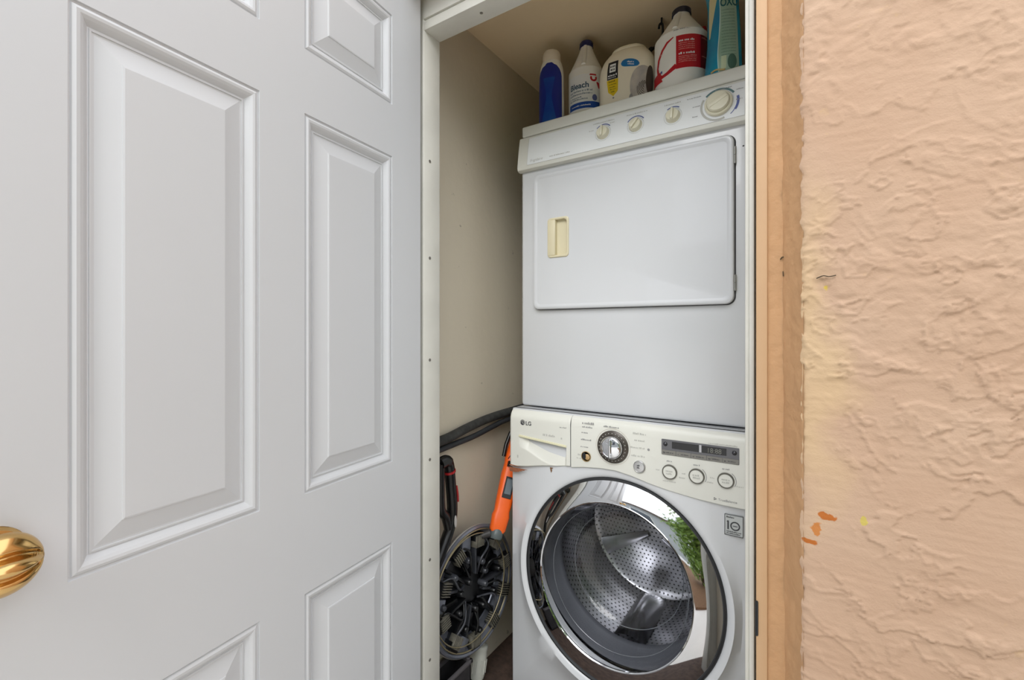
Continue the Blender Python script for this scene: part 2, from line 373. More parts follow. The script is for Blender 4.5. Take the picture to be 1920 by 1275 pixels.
# outdoors, seen only in reflections and by its light
gm = mat('patio_concrete', (228, 224, 217), .85, var=.12, scale=3, bump=.003, bscale=50)
st(box('patio', -7, 9, -9, .80, -.06, 0, gm), 'tan concrete patio outside the closet')
hw = mat('grey_siding', (150, 154, 154), .7, var=.05)
nb = tag(empty('neighbour_house', (-1.5, -6.2, 0)), 'grey house wall across the patio, seen mirrored in the washer door', 'house')
box('wall', -3.5, 3.2, -.2, 0, 0, 2.6, hw, nb); box('roof', -3.7, 3.4, -.4, .45, 2.6, 2.72, mat('roof_brown', (96, 82, 72), .8), nb)
wd = box('window', -.6, .6, 0, .02, .9, 2.0, mat('window_dark', (60, 70, 78), .1), nb); box('window_frame', -.66, .66, .0, .012, .84, 2.06, trim_white, nb)
mb = tag(box('mulch_bed', -.06, 5, -4.2, -.05, 0, .03, mat('brown_mulch', (126, 92, 62), .95, var=.5, scale=30, bump=.01, bscale=40)), 'brown mulch bed around the trees beside the concrete patio', 'bed'); mb['kind'] = 'stuff'
def tree(x, y, h, rad, seed, label):
    rng = random.Random(seed); t = tag(empty('garden_tree', (x, y, .031)), label, 'tree')
    bm = bmesh.new(); tube_into(bm, spline([(0, 0, 0), (.05, .03, h * .3), (-.02, .02, h * .6), (.05, 0, h * .85)], 5), [.07 - .05 * i / 15 for i in range(16)], 8)
    for k in range(7):
        a = k * 2.4; zz = h * (.3 + .07 * k); tube_into(bm, spline([(0, 0, zz), (rad * .5 * math.cos(a), rad * .5 * math.sin(a), zz + .25), (rad * .9 * math.cos(a), rad * .9 * math.sin(a), zz + .4)], 4), [.03 - .002 * i for i in range(9)], 6)
    bm_obj('trunk', bm, mat('bark', (92, 78, 64), .9, var=.4), t, 60)
    vv = []; ff = []
    cl = [(rng.gauss(0, rad * .5), rng.gauss(0, rad * .5), h * rng.uniform(.15, 1.0)) for _ in range(34)]
    for i in range(5200):
        c = cl[i % 34]; p = Vector((c[0] + rng.gauss(0, .17), c[1] + rng.gauss(0, .17), max(.1, c[2] + rng.gauss(0, .15))))
        e = Euler((rng.uniform(0, 6), rng.uniform(0, 6), rng.uniform(0, 6))); l = rng.uniform(.05, .09)
        for q in ((-l * .35, 0, 0), (0, -l, .1 * l), (l * .35, 0, 0), (0, l, .1 * l)): vv.append(p + e.to_matrix() @ Vector(q))
        k = len(vv); ff.append((k - 4, k - 3, k - 2, k - 1))
    f = mesh('foliage', vv, ff, mat('leaf_green', (124, 160, 66), .55, var=.5, scale=5), t); f['kind'] = 'stuff'
tree(.80, -1.55, 2.1, .50, 2, 'leafy green tree right of the patio, mirrored in the washer door')
tree(2.9, -2.2, 2.6, .75, 5, 'second green tree further right on the patio, mirrored beside the first')

# ---------------------------------------------------------------- six-panel door, standing open
TH = R(6.5)
DW, DH = .823, 2.04
dr = empty('door_1', (-.868, .885, 0), (0, 0, 0)); st(dr, 'white six-panel door standing open at the left')
Md = Matrix((( math.sin(TH), math.cos(TH), 0, 0), (-math.cos(TH), math.sin(TH), 0, 0), (0, 0, 1, 0), (0, 0, 0, 1)))  # local x = along the leaf, y = out of the face
dr.matrix_world = Matrix.Translation((-.868, .885, 0)) @ Md
cols = [(.113, .362), (.455, .7125)]
rows = [(.22, .648), (.842, 1.583), (1.708, 1.925)]
T = .035
bm = bmesh.new()
xs = [.004] + [v for c in cols for v in c] + [DW]; zs2 = [.012] + [v for r_ in rows for v in r_] + [DH]
g = {}
def gv(x, y, z):
    k = (round(x, 5), round(y, 5), round(z, 5))
    if k not in g: g[k] = bm.verts.new(k)
    return g[k]
for y in (0, -T):
    for i in range(5):
        for j in range(7):
            if i % 2 == 1 and j % 2 == 1 and y == 0: continue
            bm.faces.new([gv(xs[a], y, zs2[b]) for a, b in ((i, j), (i + 1, j), (i + 1, j + 1), (i, j + 1))])
for (a, b) in (((xs[0], zs2[0]), (xs[-1], zs2[0])), ((xs[-1], zs2[0]), (xs[-1], zs2[-1])), ((xs[-1], zs2[-1]), (xs[0], zs2[-1])), ((xs[0], zs2[-1]), (xs[0], zs2[0]))):
    bm.faces.new([bm.verts.new(v) for v in ((a[0], 0, a[1]), (b[0], 0, b[1]), (b[0], -T, b[1]), (a[0], -T, a[1]))])
slab = bm_obj('door_leaf', bm, door_white, dr)
PROF = [(0, 0), (.0012, -.0030), (.0030, -.0036), (.0048, -.0012), (.0085, .0004), (.0125, -.0004), (.0165, -.0032), (.0205, -.0075), (.0225, -.0098), (.0238, -.0098), (.0245, -.0082), (.0268, -.0082), (.0274, -.0100), (.030, -.0100), (.0575, -.0022), (.0582, -.0008), (.0605, -.0002)]
for (za, zb) in rows:
    for (xa, xb) in cols:
        loops = [[(xa + o_, y, za + o_), (xb - o_, y, za + o_), (xb - o_, y, zb - o_), (xa + o_, y, zb - o_)] for o_, y in PROF]
        p = loft('door_panel', loops, door_white, dr, cap0=False, smooth=False)
# brass knob with a horizontal finger ridge
kx, kz = .782, EYE - .256
kb = lathe('door_knob', [(.0001, 0), (.032, 0), (.033, .003), (.030, .008), (.016, .011), (.0125, .016), (.0125, .030), (.020, .034), (.030, .040)], brass, dr, (kx, 0, kz), (0, 1, 0), 48, cap1=False)
tag(kb, 'polished brass knob with a raised finger ridge')
vv = []; ff = []; NA, NR = 96, 28; RK = .0345
for i in range(NR + 1):
    rr = RK * (1 - (i / NR) ** 1.2) if i else RK
    for j in range(NA):
        a = 2 * PI * j / NA; x = rr * math.cos(a); z = rr * math.sin(a); q = 1 - (rr / RK) ** 2
        h = .040 + .024 * math.sqrt(max(0, q)); wv = .011 * max(0., 1 - (x / RK) ** 2)
        h -= .0075 * math.exp(-((abs(z) - wv - .001) / .0042) ** 2) * min(1, q * 3)
        if abs(z) < wv: h += .006 * (1 - (abs(z) / (wv + 1e-6)) ** 2) * min(1, q * 4)
        vv.append((kx + x, h, kz + z))
for i in range(NR):
    for j in range(NA): ff.append((i * NA + j, i * NA + (j + 1) % NA, (i + 1) * NA + (j + 1) % NA, (i + 1) * NA + j))
kf = mesh('knob_face', vv, ff, brass, kb, True)
lathe('rosette', [(.0001, 0.0002), (.0335, .0002), (.0335, .002), (.031, .0045), (.015, .006)], brass, kb, (kx, 0, kz), (0, 1, 0), 48)
# hinge knuckles at the jamb
for z in (.28, 1.03, 1.80):
    lathe('hinge', [(.0001, -.045), (.0045, -.045), (.0045, .045), (.0001, .045)], brass, dr, (.001, -.030, z), (0, 0, 1), 12)
# ---------------------------------------------------------------- washing machine
ZW = .91
ws = tag(empty('washing_machine', (0, 0, 0)), 'white front-loading washing machine with a big chrome-ringed door, under the dryer', 'washing machine')
WY = 1.25; WC = (-.463, EYE - .703); WR = .284; TILT = R(4.5)
WTOP = WC[1] + WR
X0, X1 = -.822, -.134
bm = bmesh.new()
# shell: top, back, sides, base as a thin box without front
bx(bm, X0, X0 + .004, WY + .02, 1.93, .02, ZW - .004); bx(bm, X1 - .004, X1, WY + .02, 1.93, .02, ZW - .004)
bx(bm, X0, X1, WY + .02, 1.93, ZW - .008, ZW - .002); bx(bm, X0, X1, WY + .02, 1.93, .02, .03); bx(bm, X0, X1, 1.925, 1.93, .02, ZW - .004)
bm_obj('cabinet', bm, enamel, ws)
N = 160
def rect_pt(a, x0, x1, z0, z1, c):
    dx, dz = math.cos(a), math.sin(a); t = 1e9
    if dx > 1e-9: t = min(t, (x1 - c[0]) / dx)
    if dx < -1e-9: t = min(t, (x0 - c[0]) / dx)
    if dz > 1e-9: t = min(t, (z1 - c[1]) / dz)
    if dz < -1e-9: t = min(t, (z0 - c[1]) / dz)
    return c[0] + dx * t, c[1] + dz * t
angs = sorted([2 * PI * i / N for i in range(N)] + [math.atan2(z - WC[1], x - WC[0]) % (2 * PI) for x in (X0, X1) for z in (.02, ZW - .002)])
loops = []
for r_, y in ((.254, .05), (.262, .022), (.272, .010), (WR - .004, .003), (WR + .003, -.004), (WR + .010, -.008), (WR + .020, -.009)):
    loops.append([(WC[0] + r_ * math.cos(a), WY + y - (WTOP - WC[1] - r_ * math.sin(a)) * math.tan(TILT), WC[1] + r_ * math.sin(a)) for a in angs])
outer = [rect_pt(a, X0, X1, .02, ZW - .002, WC) for a in angs]
for t in (.25, .55, .93, .985, 1.0):
    l = []
    for a, (ox, oz) in zip(angs, outer):
        ax, az = WC[0] + (WR + .02) * math.cos(a), WC[1] + (WR + .02) * math.sin(a)
        y = {.25: -.0045, .55: -.0008, .93: 0, .985: .003, 1.0: .009}[t]; l.append((ax + (ox - ax) * t, WY + y - max(0, WTOP - az) * math.tan(TILT) * max(0, 1 - t / .93) ** 2.5, az + (oz - az) * t))
    loops.append(l)
loops.append([(x, WY + .03, z) for x, z in outer])
loft('front_panel', loops, enamel, ws, cap0=False, cap1=False, smooth=35)
box('kick_plate', X0 + .01, X1 - .01, WY + .004, WY + .03, .0, .05, enamel, ws, .003)
# control panel with an arched lower edge
PY = 1.236
low = [(X0, -.442), (-.76, -.4325), (-.70, -.421), (-.604, -.4066), (-.56, -.399), (-.51, -.394), (-.465, -.3935), (-.42, -.4005), (-.37, -.4125), (-.32, -.4215), (-.25, -.4295), (-.19, -.433), (X1, -.4335)]
lx = [p[0] for p in low]; lz = [p[1] for p in low]
lowz = lambda x: EYE + float(np.interp(x, lx, lz))
def panel_part(name, xa, xb, n, m, hole=None):
    cols_ = np.linspace(xa, xb, n); prof = [(0, .013), (0.0, .002), (.003, 0)]
    vv = []; ff = []; 
    topz = ZW - .004
    fr = [(0., .016), (0., .003), (.01, .0005), (.03, 0.), (.5, 0.), (.80, 0.), (.90, .0015), (.95, .004), (.985, .010), (1., .018)]
    for x in cols_:
        lo = lowz(x)
        e = min(x - xa, xb - x); 
        for t, y in fr:
            vv.append((x, PY + y, lo + (topz - lo) * t))
    k = len(fr)
    for i in range(n - 1):
        for j in range(k - 1): ff.append((i * k + j, (i + 1) * k + j, (i + 1) * k + j + 1, i * k + j + 1))
    # end caps
    for i in (0, n - 1):
        b0 = len(vv); 
        for j in range(k): v = vv[i * k + j]; vv.append((v[0], PY + .02, v[2]))
        for j in range(k - 1): ff.append((i * k + j, i * k + j + 1, b0 + j + 1, b0 + j))
    bm = bmesh.new(); bv = [bm.verts.new(v) for v in vv]
    for f in ff:
        try: bm.faces.new([bv[q] for q in f])
        except ValueError: pass
    return bm_obj(name, bm, m, ws, 30)
panel_part('control_panel', -.6025, X1, 60, cream)
# detergent drawer: height field with a scooped pull
cs = np.linspace(X0, -.6050, 120); ts = np.linspace(0, 1, 110); vv = []; ff = []
def lipz(x): return EYE - .338 - .012 * (x + .785) / .165
for x in cs:
    lo = lowz(x); hi = ZW - .004
    for t in ts:
        z = lo + (hi - lo) * t; y = PY
        if t > .8: y += .018 * ((t - .8) / .2) ** 3
        if t < .03: y += .012 * (1 - t / .03)
        if x - X0 < .008: y += .006 * (1 - (x - X0) / .008) ** 2
        if -.784 < x < -.618:
            d = lipz(x) - z; D = .020 + .030 * sstep(-.784, -.67, np.float64(x))
            if 0 < d < D + .012:
                q = d / (D + .012); side = min(1, (x + .784) / .03) * min(1, (-.618 - x) / .006)
                y += .017 * max(0, (1 - q) ** .8) * side * min(1, d / .0015)
        vv.append((x, y, z))
k = len(ts)
for i in range(len(cs) - 1):
    for j in range(k - 1): ff.append((i * k + j, (i + 1) * k + j, (i + 1) * k + j + 1, i * k + j + 1))
dw = mesh('detergent_drawer', vv, ff, cream, ws, 40)
box('drawer_side', X0 + .0005, -.6055, PY + .0195, PY + .022, lowz(-.8) + .002, ZW - .006, cream, dw)
n_ = 24; vv = []
lip = [[(-.785 + .167 * i / n_, PY + y, lipz(-.785 + .167 * i / n_) + z) for y, z in ((.010, .0005), (-.0015, .0005), (-.0025, .002), (-.002, .0065), (0.0005, .008), (.010, .008))] for i in range(n_ + 1)]
pl = loft('drawer_pull', lip, mat('yellowed_pull', (222, 218, 186), .4), dw); tag(pl, 'yellowed pull lip')
Mw = plane_map(0, PY, EYE)
rust = mat('rust', (158, 98, 68), .8, var=.45, scale=60, bump=.002, bscale=150)
rp = grid_decal('rust_patch', plane_map(0, PY + .0125, EYE), [(-.4525 + .0012 * i, -.8212 + .0015 * (i < 2), -.792 + .0034 * i - .006 * (i % 3 == 1) - .003 * (i % 2)) for i in range(13)], rust, ws, .0125 + .0005); tag(rp, 'rust along the drawer edge')
grid_decal('rust_patch', Mw, [(-.4335, -.8215, -.770), (-.431, -.821, -.800), (-.430, -.8205, -.81)], rust, ws)
grid_decal('rust_spot', plane_map(0, WY - .006, EYE), [(-.4335, -.672, -.671), (-.428, -.674, -.668), (-.423, -.675, -.670), (-.418, -.676, -.664)], mat('rust_dark', (120, 88, 62), .8), ws, .004)
# logo
arc_decal('logo_badge', Mw, -.7715, -.2905, 0.0001, .0085, 0, 360, dark_print, ws)
lg = arc_decal('logo_badge', Mw, -.7715, -.2905, .0058, .0066, -60, 200, cream, ws, .0008)
mesh('logo_badge', [Mw(a, b, .0008) for a, b in ((-.7722, -.2865), (-.7710, -.2865), (-.7710, -.2935), (-.7722, -.2935), (-.7710, -.2925), (-.7680, -.2925), (-.7680, -.2935))], [(0, 1, 2, 3), (2, 4, 5, 6)], cream, ws)
lettering('lettering', 'LG', .0175, Mw, -.7605, -.2975, dark_print, ws, bold=.0004)
print_lines('small_print', Mw, [(-.640, -.618, -.2925, .004)], grey_print, ws); print_lines('small_print', Mw, [(-.698, -.652, -.3235, .0065)], pale_print, ws); print_lines('small_print', Mw, [(-.636, -.630, -.327, .008), (-.700, -.697, -.400, .010), (-.792, -.784, -.405, .009)], pale_print, ws)
# programme dial
DC = (-.4725, EYE - .3265)
dial = lathe('programme_dial', [(.0001, 0), (.0455, 0), (.0455, .003), (.043, .005), (.0335, .0065), (.0325, .005), (.031, .006)], mat('dial_grey', (88, 82, 76), .3, .3, var=.3, scale=60), ws, (DC[0], PY, DC[1]), (0, -1, 0), 64)
lathe('dial_cap', [(.0315, .004), (.0315, .016), (.029, .0195), (.026, .0205), (.0255, .0195), (.014, .0225), (.0001, .0235)], chrome, dial, (DC[0], PY, DC[1]), (0, -1, 0), 64, cap0=False)
vv = []; 
bm = bmesh.new(); bx(bm, DC[0] - .004, DC[0] + .004, PY - .028, PY - .02, DC[1] - .026, DC[1] + .026, .003); bm_obj('dial_ridge', bm, chrome, dial, 40)
for k in range(24):
    a = 2 * PI * k / 24; bm = bmesh.new()
    c = Vector((DC[0] + .0385 * math.cos(a), PY - .0064, DC[1] + .0385 * math.sin(a))); lathe('dial_mark', [(.0001, 0), (.0012, 0), (.0012, .0006), (.0001, .0006)], pale_print, dial, c, (0, -1, 0), 8); bm.free()
arc_decal('dial_outline', Mw, DC[0], -.3265, .0498, .0506, 0, 360, mat('pinkish_print', (186, 172, 160), .6), ws, n=72)
L_ = [(-.566, -.530, -.272, .0065), (-.566, -.532, -.2825, .0045), (-.568, -.545, -.299, .0045), (-.570, -.535, -.3195, .0045), (-.571, -.545, -.3405, .0045), (-.500, -.452, -.2735, .0045)]
R_ = [(-.415, -.376, -.2835, .0055), (-.411, -.379, -.3015, .0050), (-.424, -.383, -.3215, .0045), (-.420, -.380, -.344, .005)]
print_lines('programme_names', Mw, L_, grey_print, ws); print_lines('programme_names', Mw, R_, pale_print, ws)
arc_decal('mark', Mw, -.372, -.3205, .0001, .0035, 0, 360, grey_print, ws, n=12)
# power button socket with missing cap
pb = lathe('power_button', [(.0145, 0), (.0150, .0025), (.0135, .003), (.0125, -.006), (.0001, -.006)], mat('button_brass', (190, 160, 110), .4, .2, var=.5, scale=90), ws, (-.5535, PY, EYE - .3655), (0, -1, 0), 32)
tag(pb, 'broken power button showing brown insides')
lathe('button_core', [(.0001, -.0055), (.0085, -.0055), (.0085, .001), (.006, .003), (.0001, .003)], mat('core_tan', (206, 170, 120), .5, var=.4, scale=80), pb, (-.5510, PY, EYE - .367), (0, -1, 0), 24)
grid_decal('button_hole', Mw, ell(-.559, -.3645, .0055, .0105), rubber, pb, .0032)
print_lines('small_print', Mw, [(-.580, -.572, -.366, .007), (-.584, -.569, -.3755, .003)], pale_print, ws)
sb = lathe('start_button', [(.0001, 0), (.0165, 0), (.0165, .004), (.0150, .0055), (.0138, .0045), (.0132, .0060), (.0001, .0072)], mat('satin_silver', (200, 200, 200), .3, .7), ws, (-.3965, PY, EYE - .3695), (0, -1, 0), 40)
print_lines('button_print', Mw, [(-.4015, -.3925, -.3675, .004), (-.4015, -.3925, -.3735, .004)], dark_print, sb, .0075)
for bxx, bz in ((-.3165, -.3705), (-.2495, -.3700), (-.1815, -.3690)):
    b_ = lathe('option_button', [(.0001, 0), (.0190, 0), (.0190, .003), (.0180, .0042), (.0001, .0050)], cream, ws, (bxx, PY, EYE + bz), (0, -1, 0), 44)
    lathe('button_ring', [(.0160, .004), (.0163, .0055), (.0185, .0055), (.0192, .003), (.0192, 0)], mat('ring_dark', (92, 90, 82), .4), b_, (bxx, PY, EYE + bz), (0, -1, 0), 44, cap0=False, cap1=False)
    print_lines('button_print', Mw, [(bxx - .009, bxx + .009, bz + .001, .0045), (bxx - .008, bxx + .008, bz - .006, .0045)], pale_print, b_, .0056)
    print_lines('small_print', Mw, [(bxx - .008, bxx + .008, bz + .026, .004)], grey_print, ws)
    print_lines('small_print', Mw, [(bxx + .024, bxx + .040, bz - .012, .0035), (bxx - .036, bxx - .026, bz - .001, .0035)], pale_print, ws)
for bxx, bz in ((-.2495, -.3700), (-.1815, -.3690)): arc_decal('level_arc', Mw, bxx, bz, .0225, .0240, -30, 55, grey_print, ws)
print_lines('small_print', Mw, [(-.334, -.300, -.3975, .0035)], pale_print, ws)
# display
dm = mat('display_grey', (104, 104, 108), .35, .1, var=.1)
dp = loft('display', [rrect(-.3375, -.1515, EYE - .3265, EYE - .2860, .002, y) for y in (PY + .002, PY - .0012)], dm, ws)
screen = mat('screen_black', (22, 22, 24), .2)
for a, b in ((-.3105, -.2440), (-.2370, -.1800)): loft('display_window', [rrect(a, b, EYE - .3080, EYE - .2905, .001, y) for y in (PY - .001, PY - .0018)], screen, dp)
loft('display_divider', [rrect(-.2432, -.2378, EYE - .3080, EYE - .2895, .001, y) for y in (PY - .001, PY - .0024)], mat('silver_bar', (190, 190, 194), .3, .4), dp)
lettering('lettering', '18:88', .0165, Mw, -.2255, -.3055, mat('lcd_digits', (126, 126, 118), .5), dp, .0022, sx=.95)
for a in (-.3275, -.1620):
    lathe('indicator_dome', [(.0055, 0), (.0055, .001), (.004, .003), (.0001, .004)], mat('dome_grey', (70, 70, 74), .15, .4), dp, (a, PY - .001, EYE - .2985), (0, -1, 0), 20)
for i in range(5):
    a = -.3365 + i * .0370; kb_ = loft('display_key', [rrect(a, a + .0360, EYE - .3255, EYE - .3140, .001, y) for y in (PY - .001, PY - .0024)], mat('key_grey', (128, 126, 120), .4), dp)
    print_lines('key_print', Mw, [(a + .004, a + .009, -.3225, .004), (a + .012, a + .030, -.3215, .003)], dark_print, kb_, .0027)
print_lines('small_print', Mw, [(-.222, -.155, -.2835, .003)], pale_print, ws)
# motto under the buttons
arc_decal('mark', Mw, -.2065, -.4190, .0022, .0045, 0, 360, dark_print, ws, n=3)
lettering('lettering', 'TrueBalance', .0085, Mw, -.199, -.4220, grey_print, ws)
# ten-year badge
Mf = plane_map(0, WY - .0073, EYE)
bd = loft('warranty_badge', [rrect(-.1855, -.1435, EYE - .5045, EYE - .4530, .003, y) for y in (WY + .003, WY - .0075)], mat('badge_silver', (178, 182, 182), .35, .5), ws)
tag(bd, 'silver warranty badge reading 10')
for a, b, c, d in ((-.1855, -.1842, -.5045, -.4530), (-.1448, -.1435, -.5045, -.4530), (-.1855, -.1435, -.5045, -.5032), (-.1855, -.1435, -.4543, -.4530)): grid_decal('badge_edge', Mf, [(c, a, b), (d, a, b)], dark_print, bd, .001, 1)
grid_decal('badge_digit', Mf, [(-.4900, -.1790, -.1755), (-.4720, -.1790, -.1755), (-.4715, -.1808, -.1755), (-.4685, -.1790, -.1755)], dark_print, bd, .001, 1)
arc_decal('badge_digit', Mf, -.1615, -.4800, .0080, .0110, 0, 360, dark_print, bd, .001)
print_lines('badge_print', Mf, [(-.181, -.163, -.4615, .004), (-.1665, -.1565, -.4815, .004), (-.181, -.148, -.4960, .003), (-.181, -.150, -.5005, .0025)], dark_print, bd, .0011)
# door: black outer seal, chrome dish, glass bowl
gcz = EYE - .702; gcx = -.4690
wdoor = empty('washer_door'); wdoor.parent = ws; tag(wdoor, 'round door with a mirror-chrome ring')
wdoor.matrix_world = Matrix.Translation((0, WY, WTOP)) @ Matrix.Rotation(-TILT, 4, 'X') @ Matrix.Translation((0, -WY, -WTOP))
lathe('door_seal', [(WR + .0015, -.006), (WR + .0025, .004), (WR + .0005, .008), (WR - .004, .009), (WR - .008, .004)], rubber, wdoor, (WC[0], WY, WC[1]), (0, -1, 0), 128, cap0=False, cap1=False)
ring = []
for i in range(21):
    t = i / 20; r_ = .2815 + (.2200 - .2815) * t; y = .004 + .0195 * math.sin(t * 1.12) / math.sin(1.12)
    ring.append((r_, y, WC[0] + (gcx - WC[0]) * t, WC[1] + (gcz - WC[1]) * t))
ring += [(.2185, .0210, gcx, gcz), (.2175, .0180, gcx, gcz)]
loft('chrome_ring', [[(cx_ + r_ * math.cos(2 * PI * j / 160), WY - y, cz_ + r_ * math.sin(2 * PI * j / 160)) for j in range(160)] for r_, y, cx_, cz_ in ring], chrome, wdoor, cap0=False, cap1=False, smooth=50)
lathe('ring_lip', [(.2202, .0205), (.2205, .0228), (.2185, .0240), (.2160, .0225), (.2165, .017)], chrome, wdoor, (gcx, WY, gcz), (0, -1, 0), 128, cap0=False, cap1=False)
# glass
gl = bpy.data.materials.new('door_glass'); gl.use_nodes = True; n = gl.node_tree; n.nodes.clear()
out = n.nodes.new('ShaderNodeOutputMaterial'); tr = n.nodes.new('ShaderNodeBsdfTransparent'); gs = n.nodes.new('ShaderNodeBsdfGlossy'); mx = n.nodes.new('ShaderNodeMixShader'); fr = n.nodes.new('ShaderNodeLayerWeight'); pw = n.nodes.new('ShaderNodeMath'); pw.operation = 'POWER'; pw.inputs[1].default_value = 4.; ad = n.nodes.new('ShaderNodeMath'); ad.operation = 'MULTIPLY_ADD'; ad.inputs[1].default_value = .6; ad.inputs[2].default_value = .05; fr.inputs[0].default_value = .5
tr.inputs[0].default_value = (.90, .91, .93, 1); gs.inputs['Roughness'].default_value = .03; n.links.new(fr.outputs['Facing'], pw.inputs[0]); n.links.new(pw.outputs[0], ad.inputs[0]); n.links.new(ad.outputs[0], mx.inputs[0]); n.links.new(tr.outputs[0], mx.inputs[1]); n.links.new(gs.outputs[0], mx.inputs[2]); n.links.new(mx.outputs[0], out.inputs[0])
for r_, y_ in ((.1655, -.1035), (.1975, -.019)): tube('bowl_edge', [(gcx + r_ * math.cos(2 * PI * i / 96), WY - y_, gcz + r_ * math.sin(2 * PI * i / 96)) for i in range(96)], .0011, mat('bowl_edge', (120, 124, 130), .2, .3), wdoor, 6, True)
lathe('glass_bowl', [(.2170, .019), (.2130, .016), (.2060, .004), (.1970, -.02), (.1870, -.055), (.1770, -.085), (.1640, -.105), (.1450, -.114), (.10, -.119), (.0001, -.121)], gl, wdoor, (gcx, WY, gcz), (0, -1, 0), 96, cap0=False, cap1=False, smooth=60)
# gasket and drum
lathe('gasket', [(.262, -.045), (.258, -.02), (.246, -.012), (.236, -.03), (.238, -.06), (.226, -.075), (.222, -.09), (.236, -.105)], mat('grey_gasket', (104, 106, 112), .5, var=.2, scale=10), ws, (WC[0], WY, WC[1]), (0, -1, 0), 96, cap0=False, cap1=False, smooth=60)
pm = mat('perforated_steel', (196, 196, 200), .28, 1., var=.12, scale=14); n = pm.node_tree; b = n.nodes['Principled BSDF']
# punched holes: cylindrical dot lattice in the drum's own coordinates
t = n.nodes.new('ShaderNodeTexCoord'); s = n.nodes.new('ShaderNodeSeparateXYZ'); n.links.new(t.outputs['Object'], s.inputs[0])
def mth(op, a, b_=None):
    q = n.nodes.new('ShaderNodeMath'); q.operation = op
    for i, v in enumerate((a, b_)):
        if v is None: continue
        if isinstance(v, (int, float)): q.inputs[i].default_value = v
        else: n.links.new(v, q.inputs[i])
    return q.outputs[0]
def dots(u, v):
    fu = mth('SUBTRACT', mth('FRACT', u), .5); fv = mth('SUBTRACT', mth('FRACT', v), .5)
    return mth('LESS_THAN', mth('ADD', mth('MULTIPLY', fu, fu), mth('MULTIPLY', fv, fv)), .045)
ang = mth('MULTIPLY', mth('ARCTAN2', s.outputs[2], s.outputs[0]), 16.); dep = mth('MULTIPLY', s.outputs[1], 62.)
rowi = mth('MULTIPLY', mth('MODULO', mth('FLOOR', dep), 2.), .5)
d1 = dots(mth('ADD', ang, rowi), dep)
mxn = n.nodes.new('ShaderNodeMix'); mxn.data_type = 'RGBA'; src = b.inputs['Base Color'].links[0].from_socket
n.links.new(d1, mxn.inputs[0]); n.links.new(src, mxn.inputs[6]); mxn.inputs[7].default_value = (.012, .012, .014, 1); n.links.new(mxn.outputs[2], b.inputs['Base Color'])
n.links.new(mth('SUBTRACT', 1., d1), b.inputs['Metallic'])
drum = empty('drum', (WC[0], 1.35, WC[1])); drum.parent = ws
lathe('drum_wall', [(.238, 0), (.245, -.01), (.245, -.06), (.247, -.065), (.247, -.19), (.245, -.195), (.245, -.27), (.235, -.29)], pm, drum, (0, 0, 0), (0, -1, 0), 96, cap0=False, cap1=False, smooth=60)
pm2 = pm.copy(); pm2.name = 'perforated_back'
n = pm2.node_tree
# back plate uses a square lattice instead
bb = n.nodes['Principled BSDF']; t2 = n.nodes.new('ShaderNodeTexCoord'); s2 = n.nodes.new('ShaderNodeSeparateXYZ'); n.links.new(t2.outputs['Object'], s2.inputs[0])
zz = mth('MULTIPLY', s2.outputs[2], 70.); xx = mth('ADD', mth('MULTIPLY', s2.outputs[0], 70.), mth('MULTIPLY', mth('MODULO', mth('FLOOR', zz), 2.), .5)); d2 = dots(xx, zz)
mixn = [q for q in n.nodes if q.type == 'MIX'][0]; n.links.new(d2, mixn.inputs[0]); n.links.new(mth('SUBTRACT', 1., d2), bb.inputs['Metallic'])
lathe('drum_back', [(.236, -.288), (.215, -.30), (.150, -.285), (.06, -.278), (.0001, -.276)], pm2, drum, (0, 0, 0), (0, -1, 0), 96, cap0=False, cap1=False, smooth=60)
for k in range(3):
    a0 = R(28 + 120 * k); loops = []
    for i in range(13):
        y = .012 + .262 * i / 12; hgt = .052 * math.sin(PI * min(max(i / 12, .04), .96)) ** .45; l = []
        for j in range(11):
            q = -1 + 2 * j / 10; r_ = .244 - hgt * (1 - abs(q) ** 2.2); a = a0 + q * .20; l.append((r_ * math.cos(a), y, r_ * math.sin(a)))
        loops.append(l)
    loft('drum_baffle', loops, steel, drum, closed=False, cap0=False, cap1=False, smooth=60)
for k in range(3):
    a0 = R(88 + 120 * k); loops = []
    for i in range(9):
        r_ = .03 + .19 * i / 8; wd_ = .012 + .018 * i / 8; l = []
        for j in range(7):
            q = -1 + 2 * j / 6; l.append((r_ * math.cos(a0) - q * wd_ * math.sin(a0), .272 - .006 * (1 - q * q) + .01 * (i / 8), r_ * math.sin(a0) + q * wd_ * math.cos(a0)))
        loops.append(l)
    loft('drum_spoke', loops, steel, drum, closed=False, cap0=False, cap1=False, smooth=60)

# ---------------------------------------------------------------- dryer
dy = tag(empty('clothes_dryer', (0, 0, 0)), 'white clothes dryer with a square hinged door, stacked on the washing machine', 'dryer')
DX0, DX1, DY = -.8165, -.139, 1.30
Z_ = lambda z: EYE + z
box('cabinet', DX0, DX1, DY, 1.98, .9125, Z_(.64), enamel, dy, .009, 3)
box('top_cover', DX0 + .003, DX1 + .002, DY - .001, 1.985, Z_(.6415), Z_(.677), cream, dy, .005, 3)
cp = [(1.304, .6395), (1.2985, .6385), (1.2965, .634), (1.2900, .600), (1.2845, .565), (1.2820, .545), (1.2815, .536), (1.2835, .5285), (1.288, .5255), (1.304, .525)]
loops = []
for x, ins in ((DX0 - .0055, .004), (DX0 - .0045, .001), (DX0 - .001, 0), (DX1 + .001, 0)):
    loops.append([(x, y + ins * (y < 1.30), Z_(z)) for y, z in cp])
loft('console', loops, cream, dy, smooth=40)
cy = [p[0] for p in cp[2:8]][::-1]; cz = [p[1] for p in cp[2:8]][::-1]
def Mc(s_, z, off=0.): return Vector((s_, float(np.interp(z, cz, cy)) - off, Z_(z)))
